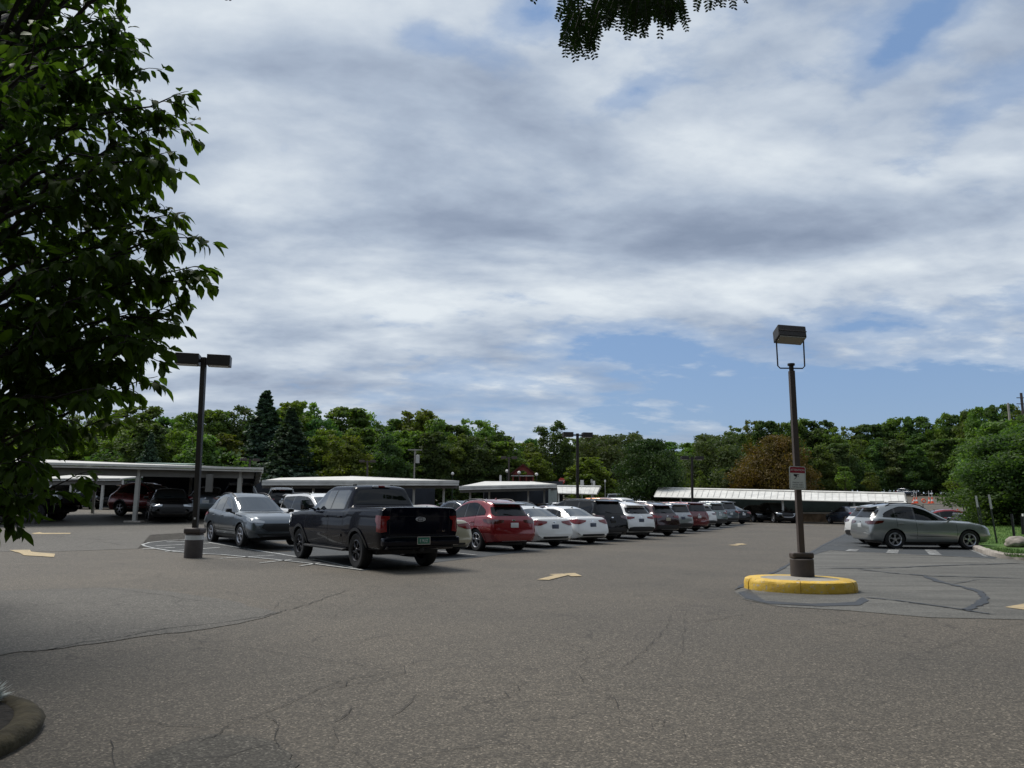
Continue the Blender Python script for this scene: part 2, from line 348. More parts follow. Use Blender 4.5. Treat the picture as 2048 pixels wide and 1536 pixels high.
for i, (pix, w, amp) in enumerate([
    ([(0, 1315), (90, 1302), (160, 1287), (250, 1275), (330, 1258), (430, 1248), (520, 1235), (570, 1222), (620, 1208), (700, 1180)], .030, .035),
    ([(150, 1280), (230, 1272), (300, 1262), (380, 1252)], .016, .02),
    ([(300, 1268), (370, 1275), (420, 1292), (500, 1298), (560, 1308), (640, 1320), (700, 1328), (800, 1342)], .012, .03),
    ([(0, 1182), (60, 1182), (140, 1183), (200, 1177), (240, 1180), (330, 1192), (400, 1203), (450, 1205)], .018, .02),
    ([(290, 1177), (400, 1172), (480, 1168), (560, 1176), (600, 1180)], .010, .02),
    ([(600, 1185), (560, 1205), (548, 1220)], .010, .02),
    ([(250, 1450), (300, 1443), (340, 1454), (400, 1453), (460, 1448), (520, 1430), (580, 1408), (640, 1378), (700, 1360), (780, 1345)], .012, .015),
    ([(460, 1448), (440, 1470), (400, 1486)], .012, .01), ([(530, 1432), (560, 1450), (548, 1480), (560, 1502)], .010, .012),
    ([(800, 1532), (850, 1510), (905, 1500), (970, 1492), (1040, 1485)], .010, .012),
    ([(905, 1532), (960, 1515), (1100, 1505), (1220, 1500)], .006, .012),
    ([(700, 1336), (760, 1345), (830, 1357), (930, 1364), (1060, 1368), (1180, 1358), (1290, 1345), (1330, 1335)], .008, .03),
    ([(760, 1390), (840, 1392), (920, 1400), (1040, 1395), (1140, 1388), (1250, 1378)], .007, .02),
    ([(1345, 1228), (1330, 1262), (1300, 1290), (1270, 1320), (1240, 1342)], .014, .03),
    ([(1340, 1218), (1400, 1200), (1460, 1192), (1500, 1196)], .010, .02), ([(1370, 1215), (1368, 1250), (1365, 1300), (1345, 1345)], .006, .02),
    ([(1880, 1300), (1940, 1275), (1990, 1258), (2048, 1248)], .010, .02),
    ([(1460, 1532), (1560, 1500), (1660, 1492), (1760, 1505), (1860, 1528)], .007, .012),
    ([(1350, 1500), (1450, 1490), (1560, 1480), (1640, 1490)], .006, .012),
    ([(720, 1160), (760, 1175), (745, 1195), (700, 1215), (660, 1240)], .008, .03),
    ([(140, 1140), (240, 1133), (340, 1140)], .016, .04), ([(0, 1128), (120, 1131), (200, 1128)], .02, .04),
    ([(100, 1072), (200, 1080), (300, 1077)], .03, .05), ([(150, 1095), (200, 1083), (250, 1092)], .03, .05),
    ([(1060, 1172), (1180, 1178), (1290, 1188), (1400, 1196)], .007, .03)]):
    crk(c, pix, w * .48, amp, 9, i)
rc = random.Random(12)
def rcrk(x, y, a, ln, w):                 # branching hairline cracks
    p = [(x, y)]
    for _ in range(int(ln / .14)):
        j = rc.uniform(-.75, .75); a += rc.uniform(-.16, .16); x += math.cos(a + j) * .14; y += math.sin(a + j) * .14; p.append((x, y))
        if rc.random() < .10 and w > .004: rcrk(x, y, a + rc.choice((-1, 1)) * rc.uniform(.6, 1.4), ln * .45, w * .65)
    if len(p) > 2: ribbon(c, p, w, .0095, True, rc)
for (px, py, n) in ((560, 1300, 7), (640, 1390, 9), (800, 1350, 7), (900, 1395, 6), (1000, 1380, 6), (1340, 1240, 5), (1200, 1370, 5), (600, 1200, 5), (760, 1175, 5), (480, 1440, 6), (950, 1490, 4), (1600, 1500, 4), (300, 1160, 6), (500, 1180, 4), (1400, 1200, 4), (1100, 1175, 3), (1900, 1280, 3), (150, 1150, 4)):
    q = gp(px, py)
    for _ in range((n + 1) // 2): rcrk(q.x + rc.gauss(0, .5), q.y + rc.gauss(0, .5), rc.uniform(0, 6.28), rc.uniform(.6, 2.4), rc.uniform(.002, .0048) * (1 + q.y / 12))
c.build('asphalt_cracks', CRK, kind='structure')
c = MB()
for i, (pix, w, amp) in enumerate([
    ([(1635, 1137), (1720, 1137.5), (1800, 1136), (1880, 1132), (1960, 1130), (2048, 1127)], .11, .03),
    ([(1715, 1139), (1780, 1147), (1860, 1153), (1940, 1155), (2048, 1158)], .10, .03),
    ([(1845, 1152), (1880, 1165), (1920, 1174), (1955, 1183), (1971, 1196), (1965, 1206), (1945, 1216), (1928, 1222)], .13, .02),
    ([(1730, 1196), (1790, 1202), (1850, 1210), (1900, 1217), (1950, 1225), (1990, 1231)], .07, .015),
    ([(1470, 1180), (1500, 1166), (1560, 1140), (1600, 1118), (1648, 1090), (1703, 1062)], .09, .02),
    ([(1900, 1170), (1960, 1160), (2020, 1163)], .03, .04)]):
    crk(c, pix, w, amp, 7, 40 + i, .016)
c.build('tar_seams', TAR, kind='structure')
# ---- painted markings
w = MB()
def line(pix, wd=.09, dz=.018, mb=w, n=5): ribbon(mb, wig(G(*pix), .008, n, len(mb.v)), wd, dz, False)
line([(724, 1141), (640, 1130), (540, 1119), (440, 1110), (350, 1104), (312, 1098.6), (290, 1093.2), (285, 1090), (298, 1086), (335, 1082), (380, 1080)], .09)
line([(418, 1086), (470, 1095), (560, 1109), (640, 1122), (716, 1138.5)], .09)
for a, b in [((333, 1085), (405, 1083.5)), ((310, 1093), (420, 1087)), ((330, 1104), (440, 1096)), ((440, 1118), (548, 1111.5)), ((520, 1127), (585, 1120)), ((600, 1133), (640, 1127)), ((285, 1099), (350, 1096))]: line([a, b], .09)
HD1 = Vector((math.cos(R_(127)), math.sin(R_(127))))
for s_ in (5.6, 8.9, 12.0, 15.2, 18.6, 21.9, 25.2, 28.5, 31.6, 34.8, 38.0, 41.2, 44.6):
    a = e0 + ROWD * s_ + HD1 * .5; b = a + HD1 * 5.2
    ribbon(w, [tuple(lerp(a, b, k / 5)) for k in range(6)], .10, .018, False)
w.build('parking_lines', WHITEP, kind='structure')
w = MB()
line([(1655, 1091), (1700, 1091.5), (1750, 1093)], .10, mb=w); line([(1641, 1103), (1700, 1104), (1785, 1108), (1880, 1112.5), (1973, 1117)], .09, mb=w)
line([(1640, 1108), (1730, 1110), (1800, 1111)], .06, mb=w)
for a, b in [((1701, 1104), (1708, 1099.5)), ((1784, 1108), (1788, 1100.5)), ((1872, 1111.5), (1860, 1100.5))]: line([a, b], .35, .022, mb=w, n=2)
line([(1790, 1099.5), (1806, 1100)], .3, .024, mb=w, n=2)
line([(1608, 1052), (1626, 1051.5)], .3, mb=w, n=2)
line([(1935, 1098), (1960, 1108), (1972, 1114)], .12, mb=w)
w.build('side_parking_lines', WHITEP2, kind='structure')
def arrow(name, pix, dz=.014, seed=0):
    sheet(name, wig(G(*pix), .012, 3, seed, True), dz, YELP)
arrow('painted_arrow', [(1073, 1160.5), (1108, 1151.5), (1098, 1149.8), (1150, 1147), (1164, 1153.5), (1143, 1154), (1136, 1151.5), (1098, 1161)])
arrow('painted_arrow', [(1455, 1090.8), (1475, 1089), (1470, 1087.6), (1484, 1087.4), (1494, 1089.6), (1482, 1090.2), (1474, 1092)], seed=1)
arrow('painted_arrow', [(2010, 1216), (2048, 1209), (2110, 1203), (2130, 1215), (2048, 1221)], seed=2)
arrow('painted_arrow', [(18, 1101), (60, 1100.5), (62, 1104), (110, 1108.5), (108, 1115), (48, 1111.5), (38, 1106)], seed=3)
arrow('painted_arrow', [(62, 1067.5), (80, 1065), (84, 1066.5), (142, 1066.5), (140, 1068.5), (70, 1069)], seed=4)
# ------------------------------------------------------------------ grass, kerbs, rock at right
def grassmat():
    m = bpy.data.materials.new('lawn'); m.use_nodes = True; t = m.node_tree; b = t.nodes['Principled BSDF']
    o = N(t, 'ShaderNodeTexCoord').outputs['Object']
    c = RAMP(t, NOISE(t, o, 1.1, 6, .65), [(.3, (.05, .12, .014)), (.5, (.09, .19, .024)), (.7, (.16, .25, .045))])
    c = MIX(t, MT(t, 'MULTIPLY', RAMP(t, NOISE(t, o, 60, 2, .6), [(.35, 1.), (.65, 0.)]), .5), c, (.02, .05, .008))
    L(t, c, b.inputs['Base Color']); b.inputs['Roughness'].default_value = .9
    bn = N(t, 'ShaderNodeBump'); bn.inputs['Distance'].default_value = .05; L(t, NOISE(t, o, 40, 3, .7), bn.inputs['Height']); L(t, bn.outputs[0], b.inputs['Normal']); return m
LAWN = grassmat()
kerb_line = [Vector(p) for p in G((1945, 1097), (1962, 1104), (1982, 1111), (2010, 1117), (2048, 1120), (2120, 1124), (2250, 1130))]
k0 = kerb_line[0]
back = [k0 + Vector((2.2, 4.5)), k0 + Vector((5.0, 10.5)), k0 + Vector((9, 17)), k0 + Vector((14.5, 21)), k0 + Vector((30, 21)), k0 + Vector((30, -2))]
poly = [tuple(p) for p in kerb_line] + [tuple(p) for p in back[::-1]]
bm = bmesh.new(); bm.faces.new([bm.verts.new((p[0], p[1], 0)) for p in poly]); bmesh.ops.triangulate(bm, faces=bm.faces[:])
for ax, (a_, b_) in enumerate(((10, 60), (10, 60))):
    for k in range(a_, b_):
        co = [0, 0, 0]; co[ax] = k; no = [0, 0, 0]; no[ax] = 1
        bmesh.ops.bisect_plane(bm, geom=bm.verts[:] + bm.edges[:] + bm.faces[:], plane_co=co, plane_no=no)
def bank(x, y):
    p = Vector((x, y)); dk = min((p - q).length for q in [lerp(a, b, t / 4) for a, b in zip(kerb_line[:-1], kerb_line[1:]) for t in range(4)])
    return gz(x, y) + .14 + .55 * sst(.5, 9, dk)
for v in bm.verts: v.co.z = bank(v.co.x, v.co.y)
bmesh.ops.recalc_face_normals(bm, faces=bm.faces[:])
me = bpy.data.meshes.new('lawn'); bm.to_mesh(me); bm.free(); me.materials.append(LAWN); me.polygons.foreach_set('use_smooth', [True] * len(me.polygons))
o = bpy.data.objects.new('lawn', me); COL.objects.link(o); tag(o, kind='structure')
# grass blades
gb = MB(); rd = random.Random(5)
for _ in range(26000):
    y = rd.uniform(21, 48); x = y * rd.uniform(.60, .74)
    p = Vector((x, y)); 
    if x < k0.x + (y - k0.y) * .50 + .25 or y < np.interp(x, [q.x for q in reversed(kerb_line)], [q.y for q in reversed(kerb_line)]) + .25: continue
    z = bank(x, y); h = rd.uniform(.05, .11); a = rd.uniform(0, 6.28); d = Vector((math.cos(a), math.sin(a), 0)) * .007; ln = Vector((rd.uniform(-.04, .04), rd.uniform(-.04, .04), h))
    b0 = Vector((x, y, z - .01)); gb.add([b0 - d, b0 + d, b0 + ln], [(0, 1, 2)])
gb.build('grass', LAWN, kind='stuff', label='short green lawn grass on the bank behind the silver car', cat='grass')
CONC = pmat('weathered_concrete', (.30, .27, .235), .9, var=.28, vscale=4, bump=.5, bscale=12)
def kerb(name, pts, w, h, mat, **kw):
    mb = MB(); prof = [(-w / 2, 0), (-w / 2, h * .75), (-w / 2 + .04, h), (w / 2 - .04, h), (w / 2, h * .75), (w / 2, 0)]
    n = len(pts); P = [Vector(p) for p in pts]; rdk = random.Random(n)
    for i, p in enumerate(P):
        d = (P[min(i + 1, n - 1)] - P[max(i - 1, 0)]).normalized(); q = Vector((-d.y, d.x))
        for a, z in prof: mb.v.append((p.x + q.x * a + rdk.uniform(-.012, .012), p.y + q.y * a, gz(p.x, p.y) + z + (rdk.uniform(-.012, .012) if z else -.02)))
    for i in range(n - 1):
        for k in range(5): a = i * 6 + k; mb.f.append((a, a + 6, a + 7, a + 1)); mb.mi.append(0)
    mb.f.append(tuple(range(6))[::-1]); mb.mi.append(0); mb.f.append(tuple(range((n - 1) * 6, n * 6))); mb.mi.append(0)
    return mb.build(name, mat, smooth=True, **kw)
kp = [tuple(back[2]), tuple(back[1]), tuple(back[0])] + [tuple(k) for k in kerb_line]
kerb('kerb', wig(kp, .01, 6, 2), .26, .17, CONC, kind='structure')
ROCK = pmat('boulder_stone', (.27, .24, .21), .9, var=.35, vscale=5, bump=.6, bscale=9)
def rock(name, loc, s, seed, label):
    bm = bmesh.new(); bmesh.ops.create_icosphere(bm, subdivisions=4, radius=1); rr = random.Random(seed); off = [Vector((rr.uniform(-9, 9), rr.uniform(-9, 9), rr.uniform(-9, 9))) for _ in range(2)]
    from mathutils import noise
    for v in bm.verts:
        k = 1 + .28 * noise.noise(v.co * 1.1 + off[0]) + .10 * noise.noise(v.co * 3 + off[1]); v.co = Vector((v.co.x * s[0], v.co.y * s[1], max(v.co.z, -.4) * s[2])) * k
    me = bpy.data.meshes.new(name); bm.to_mesh(me); bm.free(); me.materials.append(ROCK); me.polygons.foreach_set('use_smooth', [True] * len(me.polygons))
    o = bpy.data.objects.new(name, me); COL.objects.link(o); o.location = loc; return tag(o, label, 'rock')
q = gp(2040, 1104); rock('boulder', (q.x + .15, q.y + .3, .27), (.42, .34, .26), 4, 'rounded tan boulder at the edge of the lawn by the kerb')
# ------------------------------------------------------------------ vehicles
DG = bpy.context.evaluated_depsgraph_get
class Body:
    """lofted car body from stations (x, z_bottom, z_belt, z_top, half-widths: sill, mid, belt, top)"""
    def __init__(s, st, wheels, rw, hw, bed=None, name='body'):
        a = np.array(sorted(st)); s.a = a; s.x0, s.x1 = a[0, 0], a[-1, 0]
        X = np.concatenate([np.arange(s.x0, s.x1, .035), [s.x1]]); C = [np.interp(X, a[:, 0], a[:, k]) for k in range(1, 8)]
        for k in range(7):
            y = C[k]
            for _ in range(2): y = np.concatenate([[y[0]], (y[:-2] + y[1:-1] + y[2:]) / 3, [y[-1]]])
            C[k] = y
        s.X, s.C = X, C; verts = []; rings = []
        for i, x in enumerate(X):
            half = s.section([c[i] for c in C]); ring = [(x, -y, z) for y, z in half] + [(x, y, z) for y, z in half[::-1][1:-1]]
            rings.append(range(len(verts), len(verts) + len(ring))); verts += ring
        n = len(rings[0]); F_ = []
        for r0, r1 in zip(rings[:-1], rings[1:]):
            for k in range(n): F_.append((r0[k], r1[k], r1[(k + 1) % n], r0[(k + 1) % n]))
        for r, fl in ((rings[0], False), (rings[-1], True)):
            h = len(r) // 2; pr = [(r[k], r[(-k) % n]) for k in range(0, h + 1)]
            for k in range(h):
                f = [pr[k][0], pr[k + 1][0], pr[k + 1][1], pr[k][1]]; f2 = []
                [f2.append(q) for q in f if q not in f2]
                if len(f2) > 2: F_.append(tuple(f2[::-1] if fl else f2))
        me = bpy.data.meshes.new(name); me.from_pydata(verts, [], F_); bm = bmesh.new(); bm.from_mesh(me); bmesh.ops.recalc_face_normals(bm, faces=bm.faces[:])
        s.bvh = BVHTree.FromBMesh(bm); bm.to_mesh(me); bm.free()
        o = bpy.data.objects.new(name, me); COL.objects.link(o)
        cut = MB()
        for wx in wheels:
            for sg in (-1, 1):
                cut.lathe([(0.0, -.30), (rw + .055, -.30), (rw + .055, .40), (0.0, .40)], 40, Matrix.Translation((wx, sg * hw, rw * .98)) @ Matrix.Rotation(R_(90), 4, 'X'))
        if bed: cut.box(*bed)
        co = cut.build('cut', BLK); bm = bmesh.new(); bm.from_mesh(co.data); bmesh.ops.remove_doubles(bm, verts=bm.verts[:], dist=1e-5); bmesh.ops.recalc_face_normals(bm, faces=bm.faces[:]); bm.to_mesh(co.data); bm.free()
        md = o.modifiers.new('b', 'BOOLEAN'); md.operation = 'DIFFERENCE'; md.object = co; md.solver = 'EXACT'
        me2 = bpy.data.meshes.new_from_object(o.evaluated_get(DG())); bpy.data.objects.remove(o); bpy.data.objects.remove(co)
        me2.materials.clear(); me2.materials.append(None); me2.materials.append(BLK); me2.materials.append(BLK)
        for p in me2.polygons:
            c = p.center; m = 0
            for wx in wheels:
                if math.hypot(c.x - wx, c.z - rw * .98) < rw + .056 and abs(c.y) > hw - .42 and (abs(p.normal.y) > .99 or math.hypot(c.x - wx, c.z - rw * .98) > rw + .045) and abs(c.y) < hw + .2:
                    dd = Vector((c.x - wx, 0, c.z - rw * .98)).normalized()
                    if abs(p.normal.dot(dd)) > .9 or (abs(p.normal.y) > .99 and abs(c.y) < hw - .25): m = 1
            if p.normal.z < -.8 and c.z < .5: m = 1
            if bed and abs(c.x - bed[0][0]) < bed[1][0] / 2 + .01 and abs(c.y) < bed[1][1] / 2 + .01 and c.z < bed[0][2] + bed[1][2] / 2 and c.z > bed[0][2] - bed[1][2] / 2 - .01: m = 2
            p.material_index = m
        me2.polygons.foreach_set('use_smooth', [True] * len(me2.polygons)); me2.set_sharp_from_angle(angle=R_(32)); s.me = me2
    def section(s, c):
        zb, zl, zt, ws, wm, wb, wt = c; h = zl - zb; e = min(.085, .45 * (zt - zl)); g2 = (zt - e) - zl
        P = [(0, zb), (ws * .86, zb), (ws, zb + .07 * min(1, h / .4)), (wm, zb + .40 * h), (wm * .998, zb + .62 * h), (lerp(wm, wb, .45), zb + .84 * h), (wb, zl - .01), (wb - .035, zl + .02 * min(1, g2 / .1)),
             (lerp(wb - .04, wt + .03, .5) + .02 * min(1, g2 / .3), zl + .5 * g2), (wt + .03, zt - e), (wt - .05, zt - e * .35), (wt * .5, zt - e * .08), (0, zt)]
        out = []
        for i in range(len(P) - 1):
            p0, p1, p2, p3 = P[max(i - 1, 0)], P[i], P[i + 1], P[min(i + 2, len(P) - 1)]
            if i == 0: out.append(P[0]); continue
            lim = .45
            for k in range(3):
                t = k / 3; out.append(tuple((.5 * ((2 * b) + (c_ - a) * t * lim * 2 + (2 * a - 5 * b + 4 * c_ - d) * t * t * lim * 2 + (-a + 3 * b - 3 * c_ + d) * t ** 3 * lim * 2) if False else
                    ((2 * t ** 3 - 3 * t * t + 1) * b + (t ** 3 - 2 * t * t + t) * (c_ - a) * .35 + (-2 * t ** 3 + 3 * t * t) * c_ + (t ** 3 - t * t) * (d - b) * .35)) for a, b, c_, d in zip(p0, p1, p2, p3)))
        out.append(P[-1]); return out
    def val(s, k, x): return float(np.interp(x, s.X, s.C[k]))
    def cast(s, p, d):
        h = s.bvh.ray_cast(Vector(p) - d * 6, d); return (h[0], h[1]) if h[0] else (None, None)
    def patch(s, mb, pts, d, off=.006, thick=0.0, cuts=.09, mi=0):
        """project an outline (3D points near the surface) onto the body along direction d"""
        d = Vector(d).normalized(); U = d.cross(Vector((0, 0, 1)))
        if U.length < .1: U = Vector((0, 1, 0))
        U.normalize(); V = U.cross(d).normalized(); bm = bmesh.new(); O = Vector(pts[0])
        q = [((Vector(p) - O).dot(U), (Vector(p) - O).dot(V)) for p in pts]
        try: bm.faces.new([bm.verts.new((a, b, 0)) for a, b in q])
        except ValueError: bm.free(); return
        bmesh.ops.triangulate(bm, faces=bm.faces[:])
        for ax in (0, 1):
            lo, hi = min(t[ax] for t in q), max(t[ax] for t in q); k = lo + cuts
            while k < hi - .005:
                co = [0, 0, 0]; co[ax] = k; no = [0, 0, 0]; no[ax] = 1
                bmesh.ops.bisect_plane(bm, geom=bm.verts[:] + bm.edges[:] + bm.faces[:], plane_co=co, plane_no=no); k += cuts
        bm.verts.ensure_lookup_table(); vs = []; bad = set(); nn = []
        for v in bm.verts:
            p, n = s.cast(O + U * v.co.x + V * v.co.y, d)
            if p is None: bad.add(v.index); p, n = O, -d
            vs.append(p + n * off); nn.append(n)
        fs = [tuple(v.index for v in f.verts) for f in bm.faces if not any(v.index in bad for v in f.verts)]
        fs2 = []
        for f in fs:
            nrm = (vs[f[1]] - vs[f[0]]).cross(vs[f[2]] - vs[f[0]]); fs2.append(f if nrm.dot(d) < 0 else f[::-1])
        if thick:
            n0 = len(vs); ed = {}
            for f in fs2:
                for a, b in zip(f, f[1:] + f[:1]): ed[(a, b)] = ed.get((a, b), 0) + 1
            vs2 = vs + [v - n * (off + thick * .2) for v, n in zip(vs, nn)]
            side = [(b, a, a + n0, b + n0) for (a, b) in ed if (b, a) not in ed]
            mb.add(vs2, fs2 + side, mi)
        else: mb.add(vs, fs2, mi)
        bm.free()
def mirror(pts): return [(p[0], -p[1], p[2]) for p in pts]
def arc_pts(cx, cz, r, a0, a1, n): return [(cx + r * math.cos(R_(lerp(a0, a1, k / n))), 0, cz + r * math.sin(R_(lerp(a0, a1, k / n)))) for k in range(n + 1)]
def wheel_mesh(r, w, style):
    t = MB(); Rx = Matrix.Rotation(R_(90), 4, 'X'); rr = r * (.66 if style != 'truck' else .60)
    t.lathe([(rr, -w * .45), (r * .90, -w * .5), (r * .97, -w * .42), (r, -w * .30), (r * .985, -w * .1), (r, 0), (r * .985, w * .1), (r, w * .30), (r * .97, w * .42), (r * .90, w * .5), (rr + .02, w * .46), (rr, w * .42), (rr - .012, w * .15), (0, w * .10)], 40, Rx)
    m = MB(); n = 6 if style == 'truck' else 5
    m.lathe([(rr - .004, w * .16), (rr + .006, w * .44), (rr - .012, w * .47), (rr - .03, w * .40), (rr - .035, w * .2)], 40, Rx)
    m.lathe([(0, w * .46), (.055, w * .45), (.07, w * .36), (.07, w * .1)], 16, Rx)
    for k in range(n):
        a = 2 * math.pi * k / n + .3
        for sp in ((-.17, .17) if style in ('split', 'truck') else (0,)):
            M = Rx @ Matrix.Rotation(a + sp * .55, 4, 'Z') @ Matrix.Translation((rr * .52, 0, w * .34)) @ Matrix.Rotation(sp * .9, 4, 'Z')
            m.bbox((0, 0, 0), (rr * .96, .034 if style in ('split', 'truck') else .075, .035), .01, M=M)
    # spoke meshes are built in the wheel's own frame
    return t, m
def bb_fix(m): return m
# a car wheel faces +y here; z of lathe maps to -y after Rx, so flip for the right side below
WCACHE = {}
def add_wheels(root, wheels, r, w, track, style, rimmat):
    key = (r, w, style)
    if key not in WCACHE:
        t, m = wheel_mesh(r, w, style); WCACHE[key] = (t, m)
    t, m = WCACHE[key]
    for wx in wheels:
        for sg in (1, -1):
            o = MB.build(t, 'wheel', RUB, root, True, 30); o.location = (wx, sg * (track / 2), r); o.rotation_euler = (0, 0, 0 if sg < 0 else math.pi)
            MB.build(m, 'rim', rimmat, o, True, 30)
def text_mesh(txt, size, name, mat, parent=None, M=None, ext=.002, align='CENTER', xs=1.0):
    cu = bpy.data.curves.new(name, 'FONT'); cu.body = txt; cu.size = size; cu.extrude = ext; cu.align_x = align; cu.align_y = 'CENTER'; cu.resolution_u = 3
    o = bpy.data.objects.new(name, cu); COL.objects.link(o); me = bpy.data.meshes.new_from_object(o.evaluated_get(DG())); bpy.data.objects.remove(o)
    me.transform(Matrix.Diagonal((xs, 1, 1, 1)))
    if M: me.transform(M)
    me.materials.clear(); me.materials.append(mat); o = bpy.data.objects.new(name, me); COL.objects.link(o); o.parent = parent; return o
ZUP = Vector((0, 0, 1))
def xform(c, facing):       # local xy plane -> vertical plane whose outward normal is 'facing'
    z = Vector(facing).normalized(); x = ZUP.cross(z).normalized(); y = z.cross(x); return Matrix.Translation(c) @ Matrix((x, y, z)).transposed().to_4x4()

def suv_stations(Lf, Lr, H, Wd, belt=1.0, hood=.97, cowl=.80, header=-.12, glass_base=None, roof_drop=.22, rear_top=None, box=False):
    w = Wd / 2; gb = glass_base or Lr + .10; rt_ = rear_top or Lr + .38; sl = .05 if box else .16
    return [(Lf, .34, .62, .66, .56, .74, .68, .52), (Lf - .03, .30, .72, .76, .66, .81, .76, .58), (Lf - .10, .28, .80, .85, .76, .87, .83, .62), (Lf - .28, .26, hood - .09, hood - .03, .84, w - .03, w - .08, .66), (Lf - .7, .25, hood - .01, hood + .05, w - .08, w - .005, w - .07, .70),
            (cowl + .10, .25, belt - .01, hood + .09, w - .07, w, w - .065, .72), (cowl, .25, belt, hood + .11, w - .07, w, w - .06, .73), (header, .25, belt + .01, H - .12, w - .07, w, w - .07, w - .32), (header - .35, .25, belt + .03, H - .025, w - .07, w, w - .07, w - .34),
            (-.85, .25, belt + .06, H, w - .07, w, w - .07, w - .35), (-1.25, .25, belt + .09, H - sl * .12, w - .07, w, w - .07, w - .35), (rt_ + .12, .26, belt + .12, H - sl * .62, w - .09, w, w - .08, w - .38 if not box else w - .31), (rt_, .27, belt + .12, H - roof_drop * .8, w - .10, w - .01, w - .09, w - .40 if not box else w - .32),
            (rt_ - .03, .28, belt + .12, H - roof_drop * .8 - .05, w - .10, w - .01, w - .09, w - .39 if not box else w - .31),
            (gb, .30, belt + .05, belt + .10, w - .12, w - .03, w - .13, w - .28), (Lr + .04, .30, belt - .06, belt - .02, w - .14, w - .05, w - .15, w - .30), (Lr + .02, .34, .80, .84, w - .2, w - .08, w - .17, w - .34), (Lr, .38, .70, .74, w - .26, w - .12, w - .2, w - .36)]
def sedan_stations(Lf, Lr, H, Wd):
    w = Wd / 2
    return [(Lf, .30, .52, .56, .5, .62, .55, .44), (Lf - .04, .24, .60, .66, .62, .74, .66, .50), (Lf - .14, .20, .68, .74, .74, .84, .76, .58), (Lf - .4, .19, .76, .83, .82, w - .03, w - .09, .64), (1.1, .17, .88, .97, w - .08, w, w - .06, .70),
            (.98, .17, .90, 1.0, w - .08, w, w - .06, .71), (.02, .17, .93, H - .07, w - .08, w, w - .06, w - .34), (-.35, .17, .94, H, w - .08, w, w - .06, w - .35), (-.8, .17, .95, H - .01, w - .08, w, w - .055, w - .35), (-1.2, .18, .96, H - .09, w - .08, w, w - .06, w - .37),
            (-1.92, .20, .98, 1.06, w - .1, w - .01, w - .08, w - .27), (Lr + .25, .22, .98, 1.05, w - .12, w - .03, w - .12, w - .25), (Lr + .11, .25, .93, 1.02, w - .14, w - .05, w - .16, w - .27), (Lr + .07, .28, .82, .88, w - .16, w - .07, w - .17, w - .28), (Lr + .02, .30, .66, .69, w - .2, w - .1, w - .2, w - .32), (Lr, .34, .58, .60, w - .26, w - .14, w - .24, w - .36)]
TRUCK_ST = [(2.81, .55, .92, .98, .80, .90, .84, .66), (2.78, .50, 1.10, 1.15, .86, .95, .90, .70), (2.70, .42, 1.20, 1.25, .92, 1.0, .95, .72), (2.45, .40, 1.24, 1.31, .94, 1.01, .965, .76), (1.62, .40, 1.27, 1.37, .94, 1.01, .97, .78), (1.50, .40, 1.27, 1.39, .94, 1.01, .97, .78),
            (.72, .40, 1.29, 1.86, .94, 1.01, .97, .68), (.35, .40, 1.30, 1.955, .94, 1.01, .97, .67), (-.85, .40, 1.31, 1.955, .94, 1.01, .97, .67), (-1.05, .40, 1.32, 1.90, .94, 1.01, .97, .67), (-1.20, .40, 1.33, 1.44, .94, 1.01, .97, .80), (-1.24, .40, 1.34, 1.415, .94, 1.01, .975, .90),
            (-2.9, .46, 1.36, 1.43, .94, 1.01, .975, .90), (-3.04, .52, 1.36, 1.43, .93, 1.0, .97, .89), (-3.08, .56, 1.35, 1.415, .90, .98, .95, .86)]
PROTO = {}
EMB = pmat('emblem_silver', (.55, .56, .58), .35)
